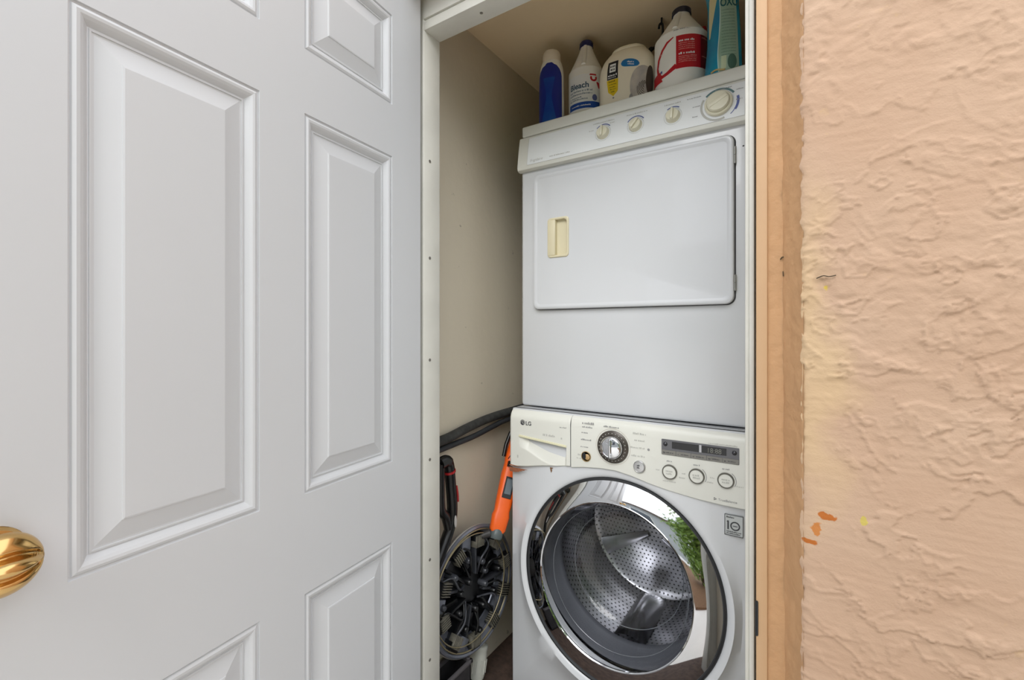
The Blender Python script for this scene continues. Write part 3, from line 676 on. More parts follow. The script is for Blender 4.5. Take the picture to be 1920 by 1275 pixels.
fa = grid_decal('fascia', Mc, [(.540 + .092 * i / 8, -.783, -.1445) for i in range(9)], mat('fascia_white', (236, 239, 240), .3), dy, .0006, 24)
for r_ in ([(.5395, -.7835, -.144), (.5403, -.7835, -.144)], [(.540, -.7838, -.7830), (.560, -.7838, -.7830), (.60, -.7838, -.7830), (.632, -.7838, -.7830)], [(.540, -.1450, -.1440), (.560, -.1450, -.1440), (.60, -.1450, -.1440), (.632, -.1450, -.1440)]):
    grid_decal('fascia_edge', Mc, r_, pale_print, dy, .0009, 12)
ML = lambda s_, z, off=0.: Mc(s_, z, off + .0007)
for kx_, kz_, rot in ((-.5225, .5855, 2), (-.4245, .5845, 35), (-.3210, .5835, 3)):
    k_ = lathe('timer_knob', [(.0001, 0), (.0195, 0), (.0195, .002), (.0178, .003), (.0170, .012), (.0160, .0135), (.0001, .0138)], knob_cream, dy, Mc(kx_, kz_), (0, -.985, .17), 40)
    bm = bmesh.new(); bx(bm, -.0035, .0035, -.0205, -.011, -.0155, .0155, .002); o = bm_obj('knob_grip', bm, knob_cream, k_, 40)
    o.matrix_local = Matrix.Translation(Mc(kx_, kz_)) @ Matrix.Rotation(R(-9), 4, 'X') @ Matrix.Rotation(R(rot), 4, 'Y')
    arc_decal('dial_circle', ML, kx_, kz_, .0232, .0240, 0, 360, pale_print, dy, n=48)
arc_decal('setting_arc', ML, -.5225, .5855, .0262, .0290, 42, 138, blue_print, dy); arc_decal('setting_arc', ML, -.4245, .5845, .0262, .0290, 35, 148, blue_print, dy); arc_decal('setting_arc', ML, -.3210, .5835, .0262, .0290, 55, 125, blue_print, dy)
print_lines('small_print', ML, [(-.556, -.490, .6195, .0035), (-.453, -.390, .6195, .0035), (-.345, -.300, .6190, .0035), (-.503, -.487, .611, .003), (-.568, -.553, .600, .003)], pale_print, dy)
print_lines('small_print', ML, [(-.285, -.250, .620, .0030), (-.270, -.252, .593, .003), (-.270, -.255, .565, .003), (-.215, -.175, .6245, .003), (-.165, -.148, .613, .003), (-.165, -.149, .585, .003)], grey_print, dy)
BK = (-.2060, .5860)
big = lathe('cycle_dial', [(.0001, 0), (.0335, 0), (.0340, .004), (.0335, .0085), (.0310, .0105), (.0285, .0100), (.0275, .0085), (.0272, .016), (.0255, .0185), (.0200, .0195), (.0001, .0200)], knob_cream, dy, Mc(*BK), (0, -.985, .17), 64)
tag(big, 'large ivory cycle dial')
bm = bmesh.new(); bx(bm, -.0060, .0060, -.0215, -.016, -.0245, .0245, .0026); o = bm_obj('knob_grip', bm, knob_cream, big, 40)
o.matrix_local = Matrix.Translation(Mc(*BK)) @ Matrix.Rotation(R(-9), 4, 'X') @ Matrix.Rotation(R(62), 4, 'Y')
arc_decal('dial_circle', ML, BK[0], BK[1], .0395, .0450, 150, 290, pale_print, dy); arc_decal('setting_arc', ML, BK[0], BK[1], .0390, .0440, 32, 138, mat('teal_print', (98, 130, 134), .6), dy); arc_decal('setting_arc', ML, BK[0], BK[1], .0430, .0490, -32, 14, blue_print, dy); arc_decal('setting_arc', ML, BK[0], BK[1], .0435, .0455, -50, -32, blue_print, dy)
lettering('lettering', 'Frigidaire', .0125, ML, -.772, .5480, pale_print, dy, shear=.25); print_lines('small_print', ML, [(-.700, -.628, .5500, .0045)], pale_print, dy)
# dryer door
dd = empty('dryer_door'); dd.parent = dy; tag(dd, 'flat white dryer door hinged on the right')
A = (-.7635, -.1705, Z_(.0685), Z_(.5035))
def rr_in(o_, y, r=.021): return rrect(A[0] + o_, A[1] - o_, A[2] + o_, A[3] - o_, max(.004, r - o_ * .5), y, 10)
loft('door_gasket', [rrect(A[0] - .0012, A[1] + .0035, A[2] - .0022, A[3] + .0016, .022, y, 10) for y in (1.302, 1.2985)], dark_gap, dd)
front = [rr_in(0, 1.300), rr_in(0, 1.290), rr_in(.0015, 1.2862), rr_in(.004, 1.2848), rr_in(.010, 1.2846), rr_in(.0145, 1.2868), rr_in(.017, 1.2872)]
hole = rrect(-.7060, -.6380, Z_(.2340), Z_(.3530), .010, 1.2872, 10)
loft('door_skin', front + [hole, [(x, 1.2995, z) for x, y, z in hole]], enamel, dd, cap0=False, cap1=True, smooth=30)
H = (-.7095, -.6345, Z_(.2305), Z_(.3565))
hi = lambda o_, y, r=.011: rrect(H[0] + o_, H[1] - o_, H[2] + o_, H[3] - o_, r, y, 8)
hd = loft('door_handle', [hi(0, 1.2873), hi(.0005, 1.2850), hi(.002, 1.2838), hi(.0055, 1.2838), hi(.007, 1.2850), hi(.0075, 1.2990)], yellowed, dd, cap0=False); tag(hd, 'yellowed recessed plastic handle')
box('handle_cup', H[0] + .004, H[1] - .004, 1.2965, 1.2975, H[2] + .004, H[3] - .004, yellowed, hd)
bm = bmesh.new(); bx(bm, H[0] + .004, H[0] + .0285, 1.2825, 1.2985, H[2] + .007, H[3] - .007, .0022); bm_obj('handle_grip', bm, yellowed, hd, 40)
for a, b in ((.4270, .4700), (.1020, .1430)):
    h_ = lathe('door_hinge', [(.0001, 0), (.0038, 0), (.0038, (b - a) * .48), (.0030, (b - a) * .5), (.0038, (b - a) * .52), (.0038, b - a), (.0001, b - a)], mat('hinge_grey', (150, 150, 146), .4, .5), dd, (A[1] + .0015, 1.2935, Z_(a)), (0, 0, 1), 16)
lathe('screw', [(.0001, 0), (.0022, 0), (.0001, .0012)], dark_print, dy, (-.1500, DY, Z_(.470)), (0, -1, 0), 10)
arc_decal('scuff', plane_map(-.27, DY, Z_(-.075)), 0, 0, .0001, .0001, 0, 10, pale_print, dy, n=2)
bpy.data.objects.remove(bpy.data.objects['scuff'])

# ---------------------------------------------------------------- things on top of the dryer
TOP = Z_(.677)
def bottle(name, label, cat, x, y, rot=0.): return tag(empty(name, (x, y, TOP), (0, 0, rot)), label, cat, 'laundry products on top of the dryer')
# blue bottle
b1 = bottle('detergent_bottle', 'tall dark blue bottle with a white cap, leftmost on the dryer', 'bottle', -.748, 1.385, R(12))
wp = mat('white_plastic', (246, 244, 236), .35, var=.03)
o, M1 = vessel('bottle_body', [(0, .036, .026, 2.3, 0), (.006, .040, .030, 2.3, 0), (.02, .0425, .032, 2.3, 0), (.17, .0415, .031, 2.3, 0), (.205, .0395, .030, 2.2, 0), (.225, .0355, .028, 2.1, 0), (.236, .0305, .027, 2, 0)], wp, b1)
navy = mat('navy_label', (10, 40, 150), .3, var=.15, scale=14); mid = mat('mid_blue_label', (14, 92, 176), .3, rgb2=(8, 60, 160), scale=10)
rows_ = []
for i in range(20):
    t = i / 19; z = .004 + .218 * t; w_ = .0525 * (1 if z < .17 else math.sqrt(max(.02, 1 - ((z - .17) / .0535) ** 2))); rows_.append((z, -w_, w_))
grid_decal('blue_sleeve', M1, rows_, navy, b1, .0006, 24)
hour = []
for i in range(16):
    t = i / 15; z = .006 + .165 * t; w_ = .012 + .020 * abs(t - .62) ** 1.2 * 2.2; hour.append((z, -w_, w_))
grid_decal('sleeve_print', M1, hour, mid, b1, .0011, 10)
print_lines('sleeve_print', M1, [(-.060, -.052, .03 + .006 * k, .005) for k in range(4)] + [(.052, .060, .03 + .006 * k, .005) for k in range(4)], wp, b1, .0008)
lathe('cap', [(.0001, .232), (.0300, .232), (.0310, .237), (.0300, .260), (.0265, .268), (.019, .271), (.0001, .271)], mat('cap_cream', (238, 228, 210), .4), b1, seg=40)
# bleach jug
def jug(root, m, neck, H, rx, cap_m, side):
    o, M = vessel('bottle_body', [(0, rx * .90, rx * .90, 2.1, 0), (.006, rx * .985, rx * .985, 2.1, 0), (.02, rx, rx, 2.1, 0), (H * .60, rx, rx, 2.1, 0), (H * .635, rx * .985, rx * .985, 2, 0), (H * .66, rx * .93, rx * .93, 2, 0), (H * .70, rx * .84, rx * .84, 2, 0), (H * .80, rx * .60, rx * .60, 2, 0), (H * .90, neck * 1.16, neck * 1.16, 2, 0), (H * .945, neck, neck, 2, 0)], m, root)
    # moulded handle from neck to shoulder
    a = side; d = Vector((math.sin(a), -math.cos(a), 0)); pts = spline([d * (neck * .75) + Vector((0, 0, H * .93)), d * (neck * 1.05) + Vector((0, 0, H * .88)), d * (rx * .66) + Vector((0, 0, H * .76)), d * (rx * .86) + Vector((0, 0, H * .665))], 6)
    tube('handle', pts, [.0085] * len(pts), m, root, 12)
    c = [(.0001, H * .935), (neck * 1.10, H * .935)]
    for k in range(2): c += [(neck * 1.16, H * (.94 + .02 * k)), (neck * 1.12, H * (.95 + .02 * k))]
    c += [(neck * 1.14, H * .985), (neck * 1.0, H), (.0001, H)]
    lathe('cap', c, cap_m, root, seg=40)
    return M
b2 = bottle('bleach_bottle', 'white bleach jug with a dark blue cap and a blue band', 'bottle', -.648, 1.448, R(8))
milk = mat('milky_plastic', (244, 243, 238), .35, var=.03); navy_cap = mat('navy_cap', (28, 34, 92), .4)
M2 = jug(b2, milk, .020, .302, .0592, navy_cap, R(6))
label_blue = mat('label_blue', (22, 80, 176), .35); red = mat('label_red', (196, 30, 44), .35, var=.1)
paper = mat('label_white', (244, 246, 248), .4)
grid_decal('front_label', M2, [(.048 + .118 * i / 10, -.048, .062) for i in range(11)], paper, b2, .0004, 20)
grid_decal('label_band', M2, [(.054 + .021 * i / 4, -.047, .062) for i in range(5)], label_blue, b2, .0008, 20)
print_lines('label_print', M2, [(-.036, .03, .062, .004)], paper, b2, .0012)
lettering('lettering', 'Bleach', .026, M2, -.043, .1215, mat('slate_print', (70, 96, 122), .5), b2, .0012, bold=.0006)
print_lines('label_print', M2, [(-.043, .038, .110, .006), (-.043, .038, .100, .006), (-.043, .000, .090, .005), (-.043, .022, .083, .005)], mat('label_grey_print', (138, 152, 170), .5), b2, .0008)
grid_decal('label_seal', M2, ell(.044, .088, .0085, .0105), blue_print, b2, .0009)
arc_decal('label_mark', M2, .040, .152, .0055, .0115, 150, 390, red, b2, .0009); grid_decal('label_mark', M2, [(.160, .026, .050), (.165, .028, .048)], red, b2, .0009); grid_decal('label_mark', M2, [(.120, .058, .062), (.138, .050, .061), (.140, .050, .055)], red, b2, .0009)
# tub
b3 = bottle('detergent_tub', 'cream plastic tub with a black and yellow label, between two jugs', 'tub', -.492, 1.432, R(4))
ivory = mat('ivory_tub', (248, 240, 220), .4, var=.03)
o, M3 = vessel('tub_body', [(0, .080, .060, 3.6, 0), (.004, .084, .064, 4.4, 0), (.10, .087, .068, 4.4, 0), (.125, .0875, .068, 4, 0), (.150, .085, .066, 3.6, 0), (.172, .078, .061, 3.2, 0), (.190, .066, .054, 2.8, 0), (.200, .054, .047, 2.5, 0)], ivory, b3)
vessel('lid', [(.197, .055, .048, 2.5, 0), (.200, .056, .049, 2.5, 0), (.208, .053, .046, 2.5, 0), (.213, .042, .036, 2.3, 0), (.214, .01, .01, 2, 0)], ivory, b3)
black = mat('label_black', (30, 32, 40), .4); yellow = mat('label_yellow', (240, 208, 30), .4, var=.08)
sl = .30
def Mt(s_, z, off=0.): return M3(s_, z + 0.0 * s_, off)
grid_decal('label_black', Mt, [(.102 + .056 * i / 6, -.058, -.022) for i in range(7)], black, b3, .0006)
grid_decal('label_window', Mt, [(.124 + .026 * i / 4, -.051, -.030) for i in range(5)], paper, b3, .0010)
print_lines('label_print', Mt, [(-.049, -.032, .139, .007), (-.047, -.034, .129, .007)], dark_print, b3, .0014); print_lines('label_print', Mt, [(-.055, -.026, .112, .006), (-.055, -.030, .106, .003)], paper, b3, .0010)
grid_decal('label_yellow', Mt, poly_rows([(-.040, .050), (-.056, .064), (-.059, .101), (-.021, .101), (-.023, .064)], 12), yellow, b3, .0006)
print_lines('label_print', Mt, [(-.053, -.028, .093, .005), (-.053, -.028, .085, .003), (-.052, -.032, .077, .003), (-.050, -.030, .070, .003), (-.047, -.034, .062, .004)], mat('olive_print', (120, 104, 20), .5), b3, .0010)
lathe('label_dot', [(.0001, 0), (.0028, 0), (.0028, .0004), (.0001, .0004)], grey_print, b3, Mt(-.040, .045, .0004), (0, -1, 0), 12)
oval = mat('oval_blue', (24, 120, 190), .35)
vv = []; ff = []; na = 40
oc = (.022, .140)
for i in range(9):
    for j in range(17):
        u = -1 + 2 * j / 16; v = (-1 + 2 * i / 8) * math.sqrt(max(.0, 1 - abs(u) ** 3)) ; vv.append(M3(oc[0] + .033 * u, oc[1] - .0065 * u - .004 * u * u + .0125 * v, .0008))
for i in range(8):
    for j in range(16): ff.append((i * 17 + j, i * 17 + j + 1, (i + 1) * 17 + j + 1, (i + 1) * 17 + j))
mesh('label_oval', vv, ff, oval, b3, True)
Mo = lambda s_, z, off=0.: M3(oc[0] + s_, oc[1] - .27 * s_ + z, off)
print_lines('label_print', Mo, [(-.008, .018, .000, .005), (-.006, .019, -.007, .005)], paper, b3, .0013)
wash = mat('label_haze', (176, 172, 172), .4, rgb2=(208, 200, 190), scale=40)
grid_decal('label_swirl', M3, ell(.060, .066, .036, .056), wash, b3, .0006); 
brown = mat('label_brown', (74, 62, 54), .5)
for k in range(6): arc_decal('label_swirl', M3, .070, .060 - .001 * k, .006 + .0045 * k, .0078 + .0045 * k, 40 + 25 * k, 230 + 15 * k, brown, b3, .0011, kx=.75)
grid_decal('label_swirl', M3, ell(.083, .075, .012, .045), brown, b3, .0010)
grid_decal('label_swirl', M3, ell(.028, .030, .007, .014), grey_print, b3, .0009)
# red labelled jug
b4 = bottle('bleach_jug', 'white jug with a red label and dark cap beside the teal pouch', 'bottle', -.326, 1.405, R(6))
M4 = jug(b4, milk, .0235, .264, .0755, mat('black_cap', (26, 28, 50), .4), R(-8))
grid_decal('back_label', M4, [(.056 + .092 * i / 8, -.005, .120) for i in range(9)], red, b4, .0006, 24)
dkred = mat('label_dark_red', (120, 22, 30), .4)
grid_decal('back_label', M4, [(.056 + .092 * i / 8, .062, .118) for i in range(9)], dkred, b4, .0009, 16)
pink = mat('pink_print', (232, 150, 146), .5)
print_lines('label_print', M4, [(.002, .044, .130, .006), (.002, .046, .094, .006)], paper, b4, .0010)
print_lines('label_print', M4, [(.002, .046, .124 - .0055 * k, .003) for k in range(4)] + [(.002, .050, .087 - .005 * k, .003) for k in range(4)], pink, b4, .0010)
print_lines('label_print', M4, [(.066, .100, .138, .004), (.066, .100, .087, .003)], pink, b4, .0013)
# swoosh around the white window
sw = [(-.012, .172, .003), (-.030, .163, .007), (-.046, .148, .008), (-.060, .128, .009), (-.066, .105, .009), (-.062, .085, .010), (-.048, .073, .010), (-.030, .076, .010), (-.014, .084, .012), (-.004, .090, .014)]
vv = []; ff = []
for i, (a, b, t) in enumerate(sw):
    p, q = sw[max(0, i - 1)], sw[min(len(sw) - 1, i + 1)]; d = Vector((q[0] - p[0], q[1] - p[1])).normalized(); vv += [M4(a - d.y * t / 2, b - .024 + d.x * t / 2, .0007), M4(a + d.y * t / 2, b - .024 - d.x * t / 2, .0007)]
    if i: ff.append((2 * i - 2, 2 * i - 1, 2 * i + 1, 2 * i))
mesh('label_swoosh', vv, ff, red, b4, True)
grid_decal('label_swoosh', M4, [(.036 + .030 * i / 4, -.105, -.060 + .012 * i / 4) for i in range(5)], red, b4, .0006); grid_decal('label_swoosh', M4, [(.036 + .025 * i / 4, -.065, -.045 - .012 * i / 4) for i in range(5)], red, b4, .0006)
print_lines('label_print', M4, [(-.052, -.046, .060, .010)], blue_print, b4, .0009)
print_lines('moulded_marks', M4, [(-.012, .034, .1640, .0045)], grey_print, b4, .0009)
# small red thing behind
b6 = tag(empty('spray_bottle', (-.315, 1.60, TOP)), 'red-topped bottle mostly hidden behind the red-labelled jug', 'bottle', 'laundry products on top of the dryer')
lathe('bottle_body', [(.0001, 0), (.035, 0), (.037, .01), (.037, .21), (.030, .24), (.014, .255), (.014, .265)], milk, b6, seg=32); bm = bmesh.new(); bx(bm, -.014, .014, -.014, .014, .262, .300, .004); bx(bm, -.022, .022, -.010, .010, .292, .314, .004); bm_obj('trigger_head', bm, red, b6, 40)
# teal pouch: front seam faces the viewer
b5 = bottle('detergent_pouch', 'teal and pale green upright pouch at the right end of the dryer', 'pouch', -.2055, 1.350, R(-8))
teal = mat('teal_film', (20, 152, 176), .25, rgb2=(10, 120, 160), scale=9)
o, M5 = vessel('pouch_body', [(0, .046, .030, 2.2, 0), (.01, .048, .034, 2.0, 0), (.05, .046, .036, 1.7, .001), (.10, .043, .034, 1.6, .002), (.16, .041, .034, 1.55, .001), (.20, .040, .031, 1.5, 0), (.235, .044, .024, 1.5, -.001), (.26, .049, .012, 1.6, -.002), (.285, .052, .003, 1.8, -.003)], teal, b5)
pale = mat('pale_green_film', (160, 186, 168), .3, rgb2=(140, 172, 150), scale=14)
rows_ = [(.004 + .245 * i / 20, .000 - .004 * math.sin(i * .35), .066) for i in range(21)]
grid_decal('back_panel', M5, rows_, pale, b5, .0007, 12)
grid_decal('side_seam', M5, [(z, a - .0020, a + .0015) for z, a, b in rows_], mat('seam_pale', (190, 220, 214), .3), b5, .0010, 2)
grid_decal('cream_flash', M5, [(.110, -.052, -.046), (.14, -.054, -.034), (.18, -.056, -.018), (.215, -.056, -.008), (.232, -.050, -.004), (.238, -.030, -.004)], mat('cream_flash', (214, 206, 160), .35), b5, .0009, 8)
print_lines('panel_print', M5, [(.008, .058, .166 - .0080 * k, .0022) for k in range(16)], mat('green_print', (96, 128, 112), .5), b5, .0011)
lettering('lettering', 'OXO', .030, M5, .004, .178, mat('dark_teal_print', (20, 92, 100), .5), b5, .0012, bold=.0008)
grid_decal('panel_badge', M5, ell(.044, .028, .014, .020), mat('badge_green', (70, 104, 92), .4), b5, .0011); grid_decal('panel_badge', M5, [(.012, .008, .026), (.045, .008, .026)], mat('badge_pale', (196, 210, 176), .4), b5, .0011)
tube('torn_hem', spline([M5(-.030, .012, .001), M5(-.010, .014, .002), M5(.010, .010, .002), M5(.022, .008, .003)], 6), .0022, mat('hem_tan', (206, 180, 120), .6), b5, 6)
# dark scrap behind bottle one
sc_ = tag(empty('rag', (-.700, 1.50, TOP)), 'small dark rag between the blue bottle and the bleach jug', 'rag')
vessel('cloth', [(0, .03, .022, 2, 0), (.012, .032, .024, 2.4, 0), (.03, .024, .02, 1.8, .004), (.045, .012, .01, 1.7, .006), (.05, .002, .002, 2, .006)], mat('dark_cloth', (44, 40, 36), .9, var=.5, scale=60, bump=.004, bscale=70), sc_)
# black bracket hanging from the ceiling
hk = tag(empty('ceiling_hook', (0, 0, 0)), 'black wire hook hanging from the closet ceiling above the jugs', 'hook')
bk_ = mat('black_metal', (26, 24, 22), .6)
hp = [(-.418, 1.5, Z_(.975)), (-.416, 1.5, Z_(.986)), (-.409, 1.5, Z_(.988)), (-.406, 1.5, Z_(.975)), (-.407, 1.5, Z_(.948)), (-.414, 1.5, Z_(.928))]
tube('hook_wire', spline(hp, 6), .0038, bk_, hk, 8)
tube('hook_stem', [(-.4095, 1.5, Z_(.985)), (-.4095, 1.5, CEIL + .004)], .003, bk_, hk, 8)
tube('clip', spline([(-.411, 1.5, Z_(.934)), (-.422, 1.5, Z_(.920)), (-.44, 1.5, Z_(.917)), (-.457, 1.5, Z_(.914))], 5), [.006 + .002 * math.sin(i * 1.3) for i in range(16)], bk_, hk, 8)

# ---------------------------------------------------------------- hoses along the left wall
hose = mat('dusty_black_hose', (64, 64, 62), .8, var=.5, scale=45, bump=.002, bscale=90)
h1 = tube('drain_hose', spline([(WX + .016, .962, Z_(-.342)), (WX + .017, 1.08, Z_(-.335)), (WX + .016, 1.20, Z_(-.318)), (WX + .018, 1.32, Z_(-.306)), (WX + .022, 1.50, Z_(-.300)), (WX + .04, 1.75, Z_(-.290))], 10), .0150, hose, None, 14); tag(h1, 'thick dusty black hose running along the beige wall', 'hose')
for z in (1.0, 1.45): tube('hose_clip', [(WX - .002, z, Z_(-.31) + .004), (WX + .033, z, Z_(-.31) + .004)], .004, bk_, h1, 6)
h2 = tube('power_cable', spline([(WX + .012, 1.00, Z_(-.368)), (WX + .014, 1.12, Z_(-.361)), (WX + .020, 1.22, Z_(-.352)), (WX + .024, 1.32, Z_(-.337)), (WX + .024, 1.42, Z_(-.328)), (WX + .026, 1.7, Z_(-.325))], 10), .0092, mat('dark_cable', (52, 54, 58), .6, var=.3, scale=40), None, 12); tag(h2, 'thinner dark cable sagging just below the thick hose', 'cable')

# ---------------------------------------------------------------- tools in the gap left of the washer
# hubcap, its back with the sprung-off wire towards us, leaning on the crate and the wall
Nn = Vector((math.cos(.04) * math.cos(-.06), math.cos(.04) * math.sin(-.06), math.sin(.04)))
U = Vector((-Nn.y, Nn.x, 0)).normalized(); V = Nn.cross(U)
silver = mat('silver_plastic', (140, 144, 156), .3, .5, var=.35, scale=20); blackp = mat('black_plastic', (17, 18, 20), .3, var=.4, scale=30); wire = mat('brass_wire', (168, 156, 124), .35, .6, var=.3, scale=30)
greyp = mat('grey_spoke', (72, 74, 80), .3, .2, var=.3, scale=30)
hc = tag(empty('hubcap'), 'silver hubcap seen from behind, black clips and a wire hoop showing, beside the washer', 'hubcap')
hc.matrix_world = Matrix.Translation((-.8865, 1.156, Z_(-.820))) @ Matrix(((U.x, V.x, Nn.x, 0), (U.y, V.y, Nn.y, 0), (U.z, V.z, Nn.z, 0), (0, 0, 0, 1))) @ Matrix.Scale(1.08, 4)
rim = [(.176, -.026), (.1795, -.018), (.178, -.012), (.173, -.009), (.168, -.011), (.1655, -.016), (.158, -.020), (.152, -.030), (.125, -.036), (.123, -.040), (.162, -.038), (.174, -.032)]
lathe('rim', rim + [rim[0]], silver, hc, seg=96, cap0=False, cap1=False, smooth=30)
lathe('rim_edge', [(.1765, -.0275), (.1805, -.0235), (.1815, -.018), (.1795, -.0165)], mat('pale_edge', (168, 164, 156), .4, .4), hc, seg=96, cap0=False, cap1=False)
hoop = lambda r_, y, dx_, dz_: [(dx_ + r_ * math.cos(2 * PI * i / 72), dz_ + r_ * math.sin(2 * PI * i / 72), y) for i in range(72)]
tube('outer_wire', hoop(.1640, -.004, -.010, .008), .0022, wire, hc, 8, True)
tube('spring_wire', hoop(.1480, .006, -.032, .022), .0017, wire, hc, 8, True)
lathe('back_plate', [(.150, -.030), (.148, -.036), (.08, -.046), (.045, -.040), (.040, -.030), (.0001, -.030)], blackp, hc, seg=72, cap0=False, cap1=False)
rng = random.Random(4)
for k in range(13):
    a = 2 * PI * k / 13 + rng.uniform(-.1, .1)
    bm = bmesh.new(); bx(bm, .045, .150, -.004, .004, -.042, -.018 + rng.uniform(0, .012), .002)
    o = bm_obj('spoke', bm, blackp if k % 3 else greyp, hc, 40); o.matrix_local = Matrix.Rotation(a, 4, 'Z')
for k in range(10):
    a = 2 * PI * k / 10 + .22
    bm = bmesh.new(); bx(bm, .140, .162, -.018, .018, -.032, -.002, .001)
    o = bm_obj('clip', bm, blackp, hc, 40); o.matrix_local = Matrix.Rotation(a, 4, 'Z')
    bm = bmesh.new()
    for j in range(6): bx(bm, .122, .155, -.018 + .0064 * j, -.0155 + .0064 * j, -.020, .0030, .0006)
    bm_obj('clip_ribs', bm, mat('clip_grey', (120, 116, 104), .5, var=.5, scale=60), o, 40)
    if k % 2 == 0:
        bm = bmesh.new(); bx(bm, .118, .157, .026, .062, -.030, -.012, .002); o = bm_obj('web', bm, silver, hc, 40); o.matrix_local = Matrix.Rotation(a, 4, 'Z')
for k in range(16):
    a = k * 2.3; r_ = .040 + .0062 * k; h_ = rng.uniform(-.008, .004)
    o = lathe('boss', [(.0001, -.04), (.010, -.04), (.009, h_ - .004), (.006, h_), (.0001, h_)], greyp if k % 3 == 0 else blackp, hc, (r_ * math.cos(a), r_ * math.sin(a), 0), (0, 0, 1), 16)
for k in range(9):
    a = k * .7 + .3; q = rng.uniform(-.2, .5); pts = spline([(.04 * math.cos(a), .04 * math.sin(a), -.024), (.085 * math.cos(a + .3 + q), .085 * math.sin(a + .3 + q), .0), (.125 * math.cos(a + .1), .125 * math.sin(a + .1), -.004), (.148 * math.cos(a + .25), .148 * math.sin(a + .25), -.02)], 5)
    tube('rib', pts, .0032, greyp if k % 2 else blackp, hc, 8)
for k in range(4):
    a = k * 1.4 + .5; bm = bmesh.new(); bx(bm, .07, .135, -.013, .013, -.034, -.002, .003); o = bm_obj('bracket', bm, blackp, hc, 40); o.matrix_local = Matrix.Rotation(a, 4, 'Z') @ Matrix.Rotation(.25, 4, 'Y')
# crate under them
crt = tag(empty('storage_crate', (-.922, 1.045, 0)), 'low dark plastic crate on the floor under the hubcap', 'crate')
bm = bmesh.new(); X_, Y_, Hc = .033, .076, .140
bx(bm, -X_, X_, -Y_, Y_, 0, .006); bx(bm, -X_, -X_ + .004, -Y_, Y_, 0, Hc); bx(bm, X_ - .004, X_, -Y_, Y_, 0, Hc); bx(bm, -X_, X_, -Y_, -Y_ + .004, 0, Hc); bx(bm, -X_, X_, Y_ - .004, Y_, 0, Hc); bm_obj('crate_body', bm, mat('dark_crate', (58, 56, 58), .6, var=.4, scale=30), crt)
bm = bmesh.new()
for s_ in (-1, 1): bx(bm, s_ * X_ - .005, s_ * X_ + .005, -Y_ - .005, Y_ + .005, Hc - .008, Hc + .003, .002); bx(bm, -X_ - .005, X_ + .005, s_ * Y_ - .005, s_ * Y_ + .005, Hc - .008, Hc + .003, .002)
bm_obj('crate_rim', bm, mat('grey_crate_rim', (92, 88, 90), .6), crt, 40)
# white drain pipe with a union
pp = tag(empty('drain_pipe', (-.9400, 1.211, 0)), 'white plastic pipe with a threaded union rising behind the hubcap', 'pipe')
pv = mat('white_pvc', (222, 222, 212), .35, var=.08, scale=30)
dv = Vector((-.02, .28, 1)).normalized()
lathe('pipe', [(.0001, 0), (.0165, 0), (.0165, .26), (.0001, .26)], pv, pp, (0, 0, .004), dv, 28)
un = lathe('union', [(.018, .004), (.0255, .008), (.0275, .018), (.0275, .075), (.0262, .088), (.0268, .090), (.0268, .102), (.0235, .106), (.0175, .1075)], pv, pp, (0, 0, .0), dv, 36)
bm = bmesh.new()
for k in range(12):
    a = 2 * PI * k / 12; q = Vector((0, 0, 1)).rotation_difference(dv); c = q @ Vector((.0275 * math.cos(a), .0275 * math.sin(a), .045)); tube_into(bm, [c - dv * .02, c + dv * .02], .0022, 6)
bm_obj('union_ribs', bm, pv, un, 40)
# orange tool leaning in the corner: from a top hidden by the washer to the grey end cap at the hubcap
ot = tag(empty('power_tool', (0, 0, 0)), 'orange and black garden power tool leaning on the wall beside the washer', 'power tool')
top = Vector((-.862, 1.362, Z_(-.365))); bot = Vector((-.858, 1.222, Z_(-.640)))
ax = (top - bot).normalized(); vw = Vector((.62, -.78, 0)); nr = (vw - ax * vw.dot(ax)).normalized(); sd = nr.cross(ax).normalized()
def sect(t, a, b, n_=20, p=3.2):
    c = bot + (top - bot) * t; out_ = []
    for i in range(n_):
        q = 2 * PI * i / n_; cc, ss = math.cos(q), math.sin(q); out_.append(c + sd * (a * abs(cc) ** (2 / p) * (1 if cc >= 0 else -1)) + nr * (b * abs(ss) ** (2 / p) * (1 if ss >= 0 else -1)))
    return out_
orange = mat('orange_plastic', (236, 96, 20), .4, var=.08, scale=20)
loft('tool_body', [sect(t, a, b) for t, a, b in ((-.06, .016, .016), (-.02, .026, .019), (.12, .029, .022), (.17, .025, .021), (.22, .027, .022), (.55, .031, .025), (.66, .029, .024), (.72, .032, .024), (1.0, .027, .022))], orange, ot, smooth=35)
def Mtool(s_, z, off=0.): return bot + (top - bot) * z + sd * s_ + nr * (.0225 + .004 * min(z, .55) / .55 + off)
def tq(name, a, b, z0_, z1_, off, m): 
    bm = bmesh.new(); P_ = [Mtool(a, z0_, 0), Mtool(b, z0_, 0), Mtool(b, z1_, 0), Mtool(a, z1_, 0)]; lo_ = [bm.verts.new(p - nr * .006) for p in P_]; hi_ = [bm.verts.new(p + nr * off) for p in P_]
    bm.faces.new(hi_); bm.faces.new(lo_[::-1])
    for i in range(4): bm.faces.new((lo_[i], lo_[(i + 1) % 4], hi_[(i + 1) % 4], hi_[i]))
    bmesh.ops.bevel(bm, geom=bm.edges[:], offset=.001, segments=1, affect='EDGES'); return bm_obj(name, bm, m, ot, 40)
tq('label_plate', -.015, .015, .30, .52, .0012, mat('plate_black', (34, 34, 36), .4)); tq('label_plate', -.011, .011, .34, .50, .0022, mat('plate_grey', (98, 108, 114), .35))
tq('trigger', -.022, .022, .62, .68, .006, blackp)
for s_ in (-1, 1): tube('seam', [Mtool(s_ * .024, .70, -.004), Mtool(s_ * .010, .80, -.001), Mtool(s_ * .012, .98, -.004)], .0014, blackp, ot, 6)
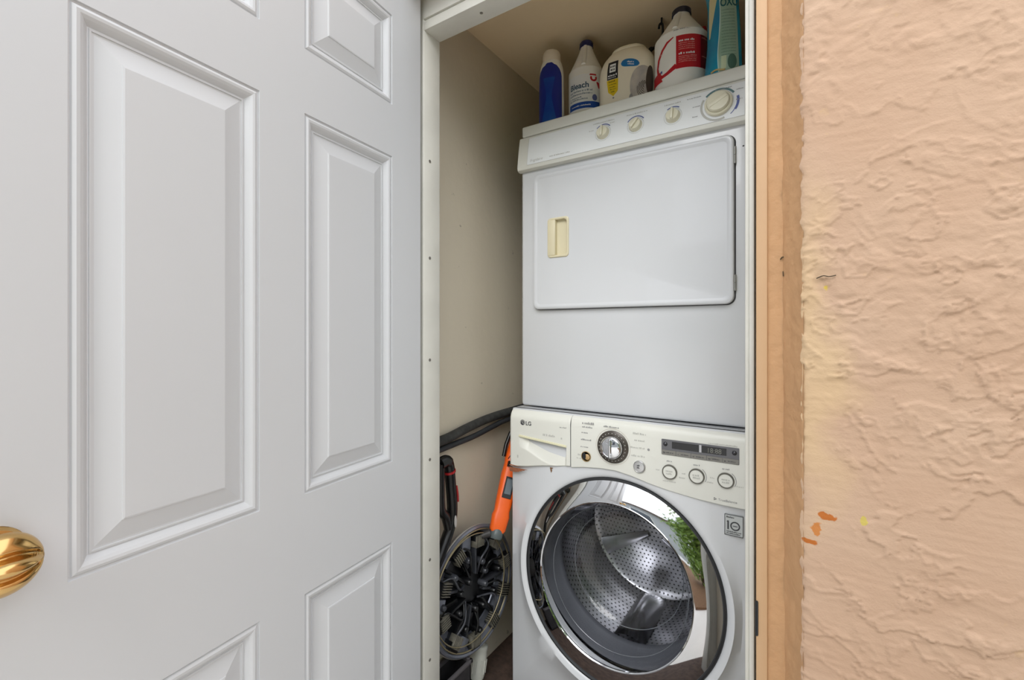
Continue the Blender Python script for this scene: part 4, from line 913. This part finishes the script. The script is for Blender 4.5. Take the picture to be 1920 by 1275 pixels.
tube('grip_strip', [Mtool(.038, .72, -.02), Mtool(.040, .85, -.018), Mtool(.034, 1.0, -.018)], .007, blackp, ot, 8)
lathe('end_cap', [(.0001, -.034), (.018, -.034), (.0215, -.028), (.0215, -.008), (.018, -.002)], mat('slate_cap', (88, 96, 96), .4), ot, bot, ax, 32)
tube('guard_knob', [bot - ax * .02 + sd * .02 + nr * .004, bot - ax * .035 + sd * .045], [.013, .010], mat('dark_knob', (50, 48, 48), .5), ot, 10)
# black looped tool handle at the left, mostly behind the jamb
bt = tag(empty('black_tool', (0, 0, 0)), 'black tool with a looped red-trimmed handle, half hidden by the left jamb', 'power tool')
XT = -.925
hp = [(XT, 1.018, Z_(-.395)), (XT, 1.045, Z_(-.392)), (XT, 1.060, Z_(-.408)), (XT, 1.067, Z_(-.46)), (XT, 1.075, Z_(-.53)), (XT, 1.072, Z_(-.575)), (XT, 1.058, Z_(-.610)), (XT, 1.030, Z_(-.650)), (XT, .995, Z_(-.70))]
P_ = spline(hp, 7); tube('handle_loop', P_, [.0185 if i < 12 else .0165 for i in range(len(P_))], blackp, bt, 14)
tube('handle_arm', spline([(XT, 1.022, Z_(-.395)), (XT, 1.020, Z_(-.46)), (XT, 1.024, Z_(-.53)), (XT, 1.045, Z_(-.56)), (XT, 1.058, Z_(-.60))], 6), .014, blackp, bt, 12)
redm = mat('red_trim', (170, 30, 34), .4)
tube('red_band', [(XT, 1.062, Z_(-.424)), (XT, 1.0635, Z_(-.430))], .0192, redm, bt, 14); tube('red_stripe', spline([(XT + .010, 1.083, Z_(-.475)), (XT + .010, 1.088, Z_(-.50)), (XT + .010, 1.090, Z_(-.525))], 5), .0035, redm, bt, 8)
lathe('badge', [(.0001, 0), (.006, 0), (.006, .002), (.0001, .002)], mat('badge_white', (200, 198, 194), .4), bt, (XT + .0155, 1.072, Z_(-.580)), (1, .1, 0), 16).scale = (1, 1, 1)
bpy.data.objects['badge'].matrix_local = Matrix.Translation((XT + .0165, 1.070, Z_(-.578))) @ Matrix.Diagonal((1, .9, 3.0, 1)) @ Matrix.Translation((-(XT + .0155), -1.072, -Z_(-.580)))
tube('shaft', spline([(XT, .998, Z_(-.695)), (XT - .026, .982, Z_(-.76)), (XT - .032, .974, .28), (XT - .032, .972, .011)], 6), .010, blackp, bt, 10)
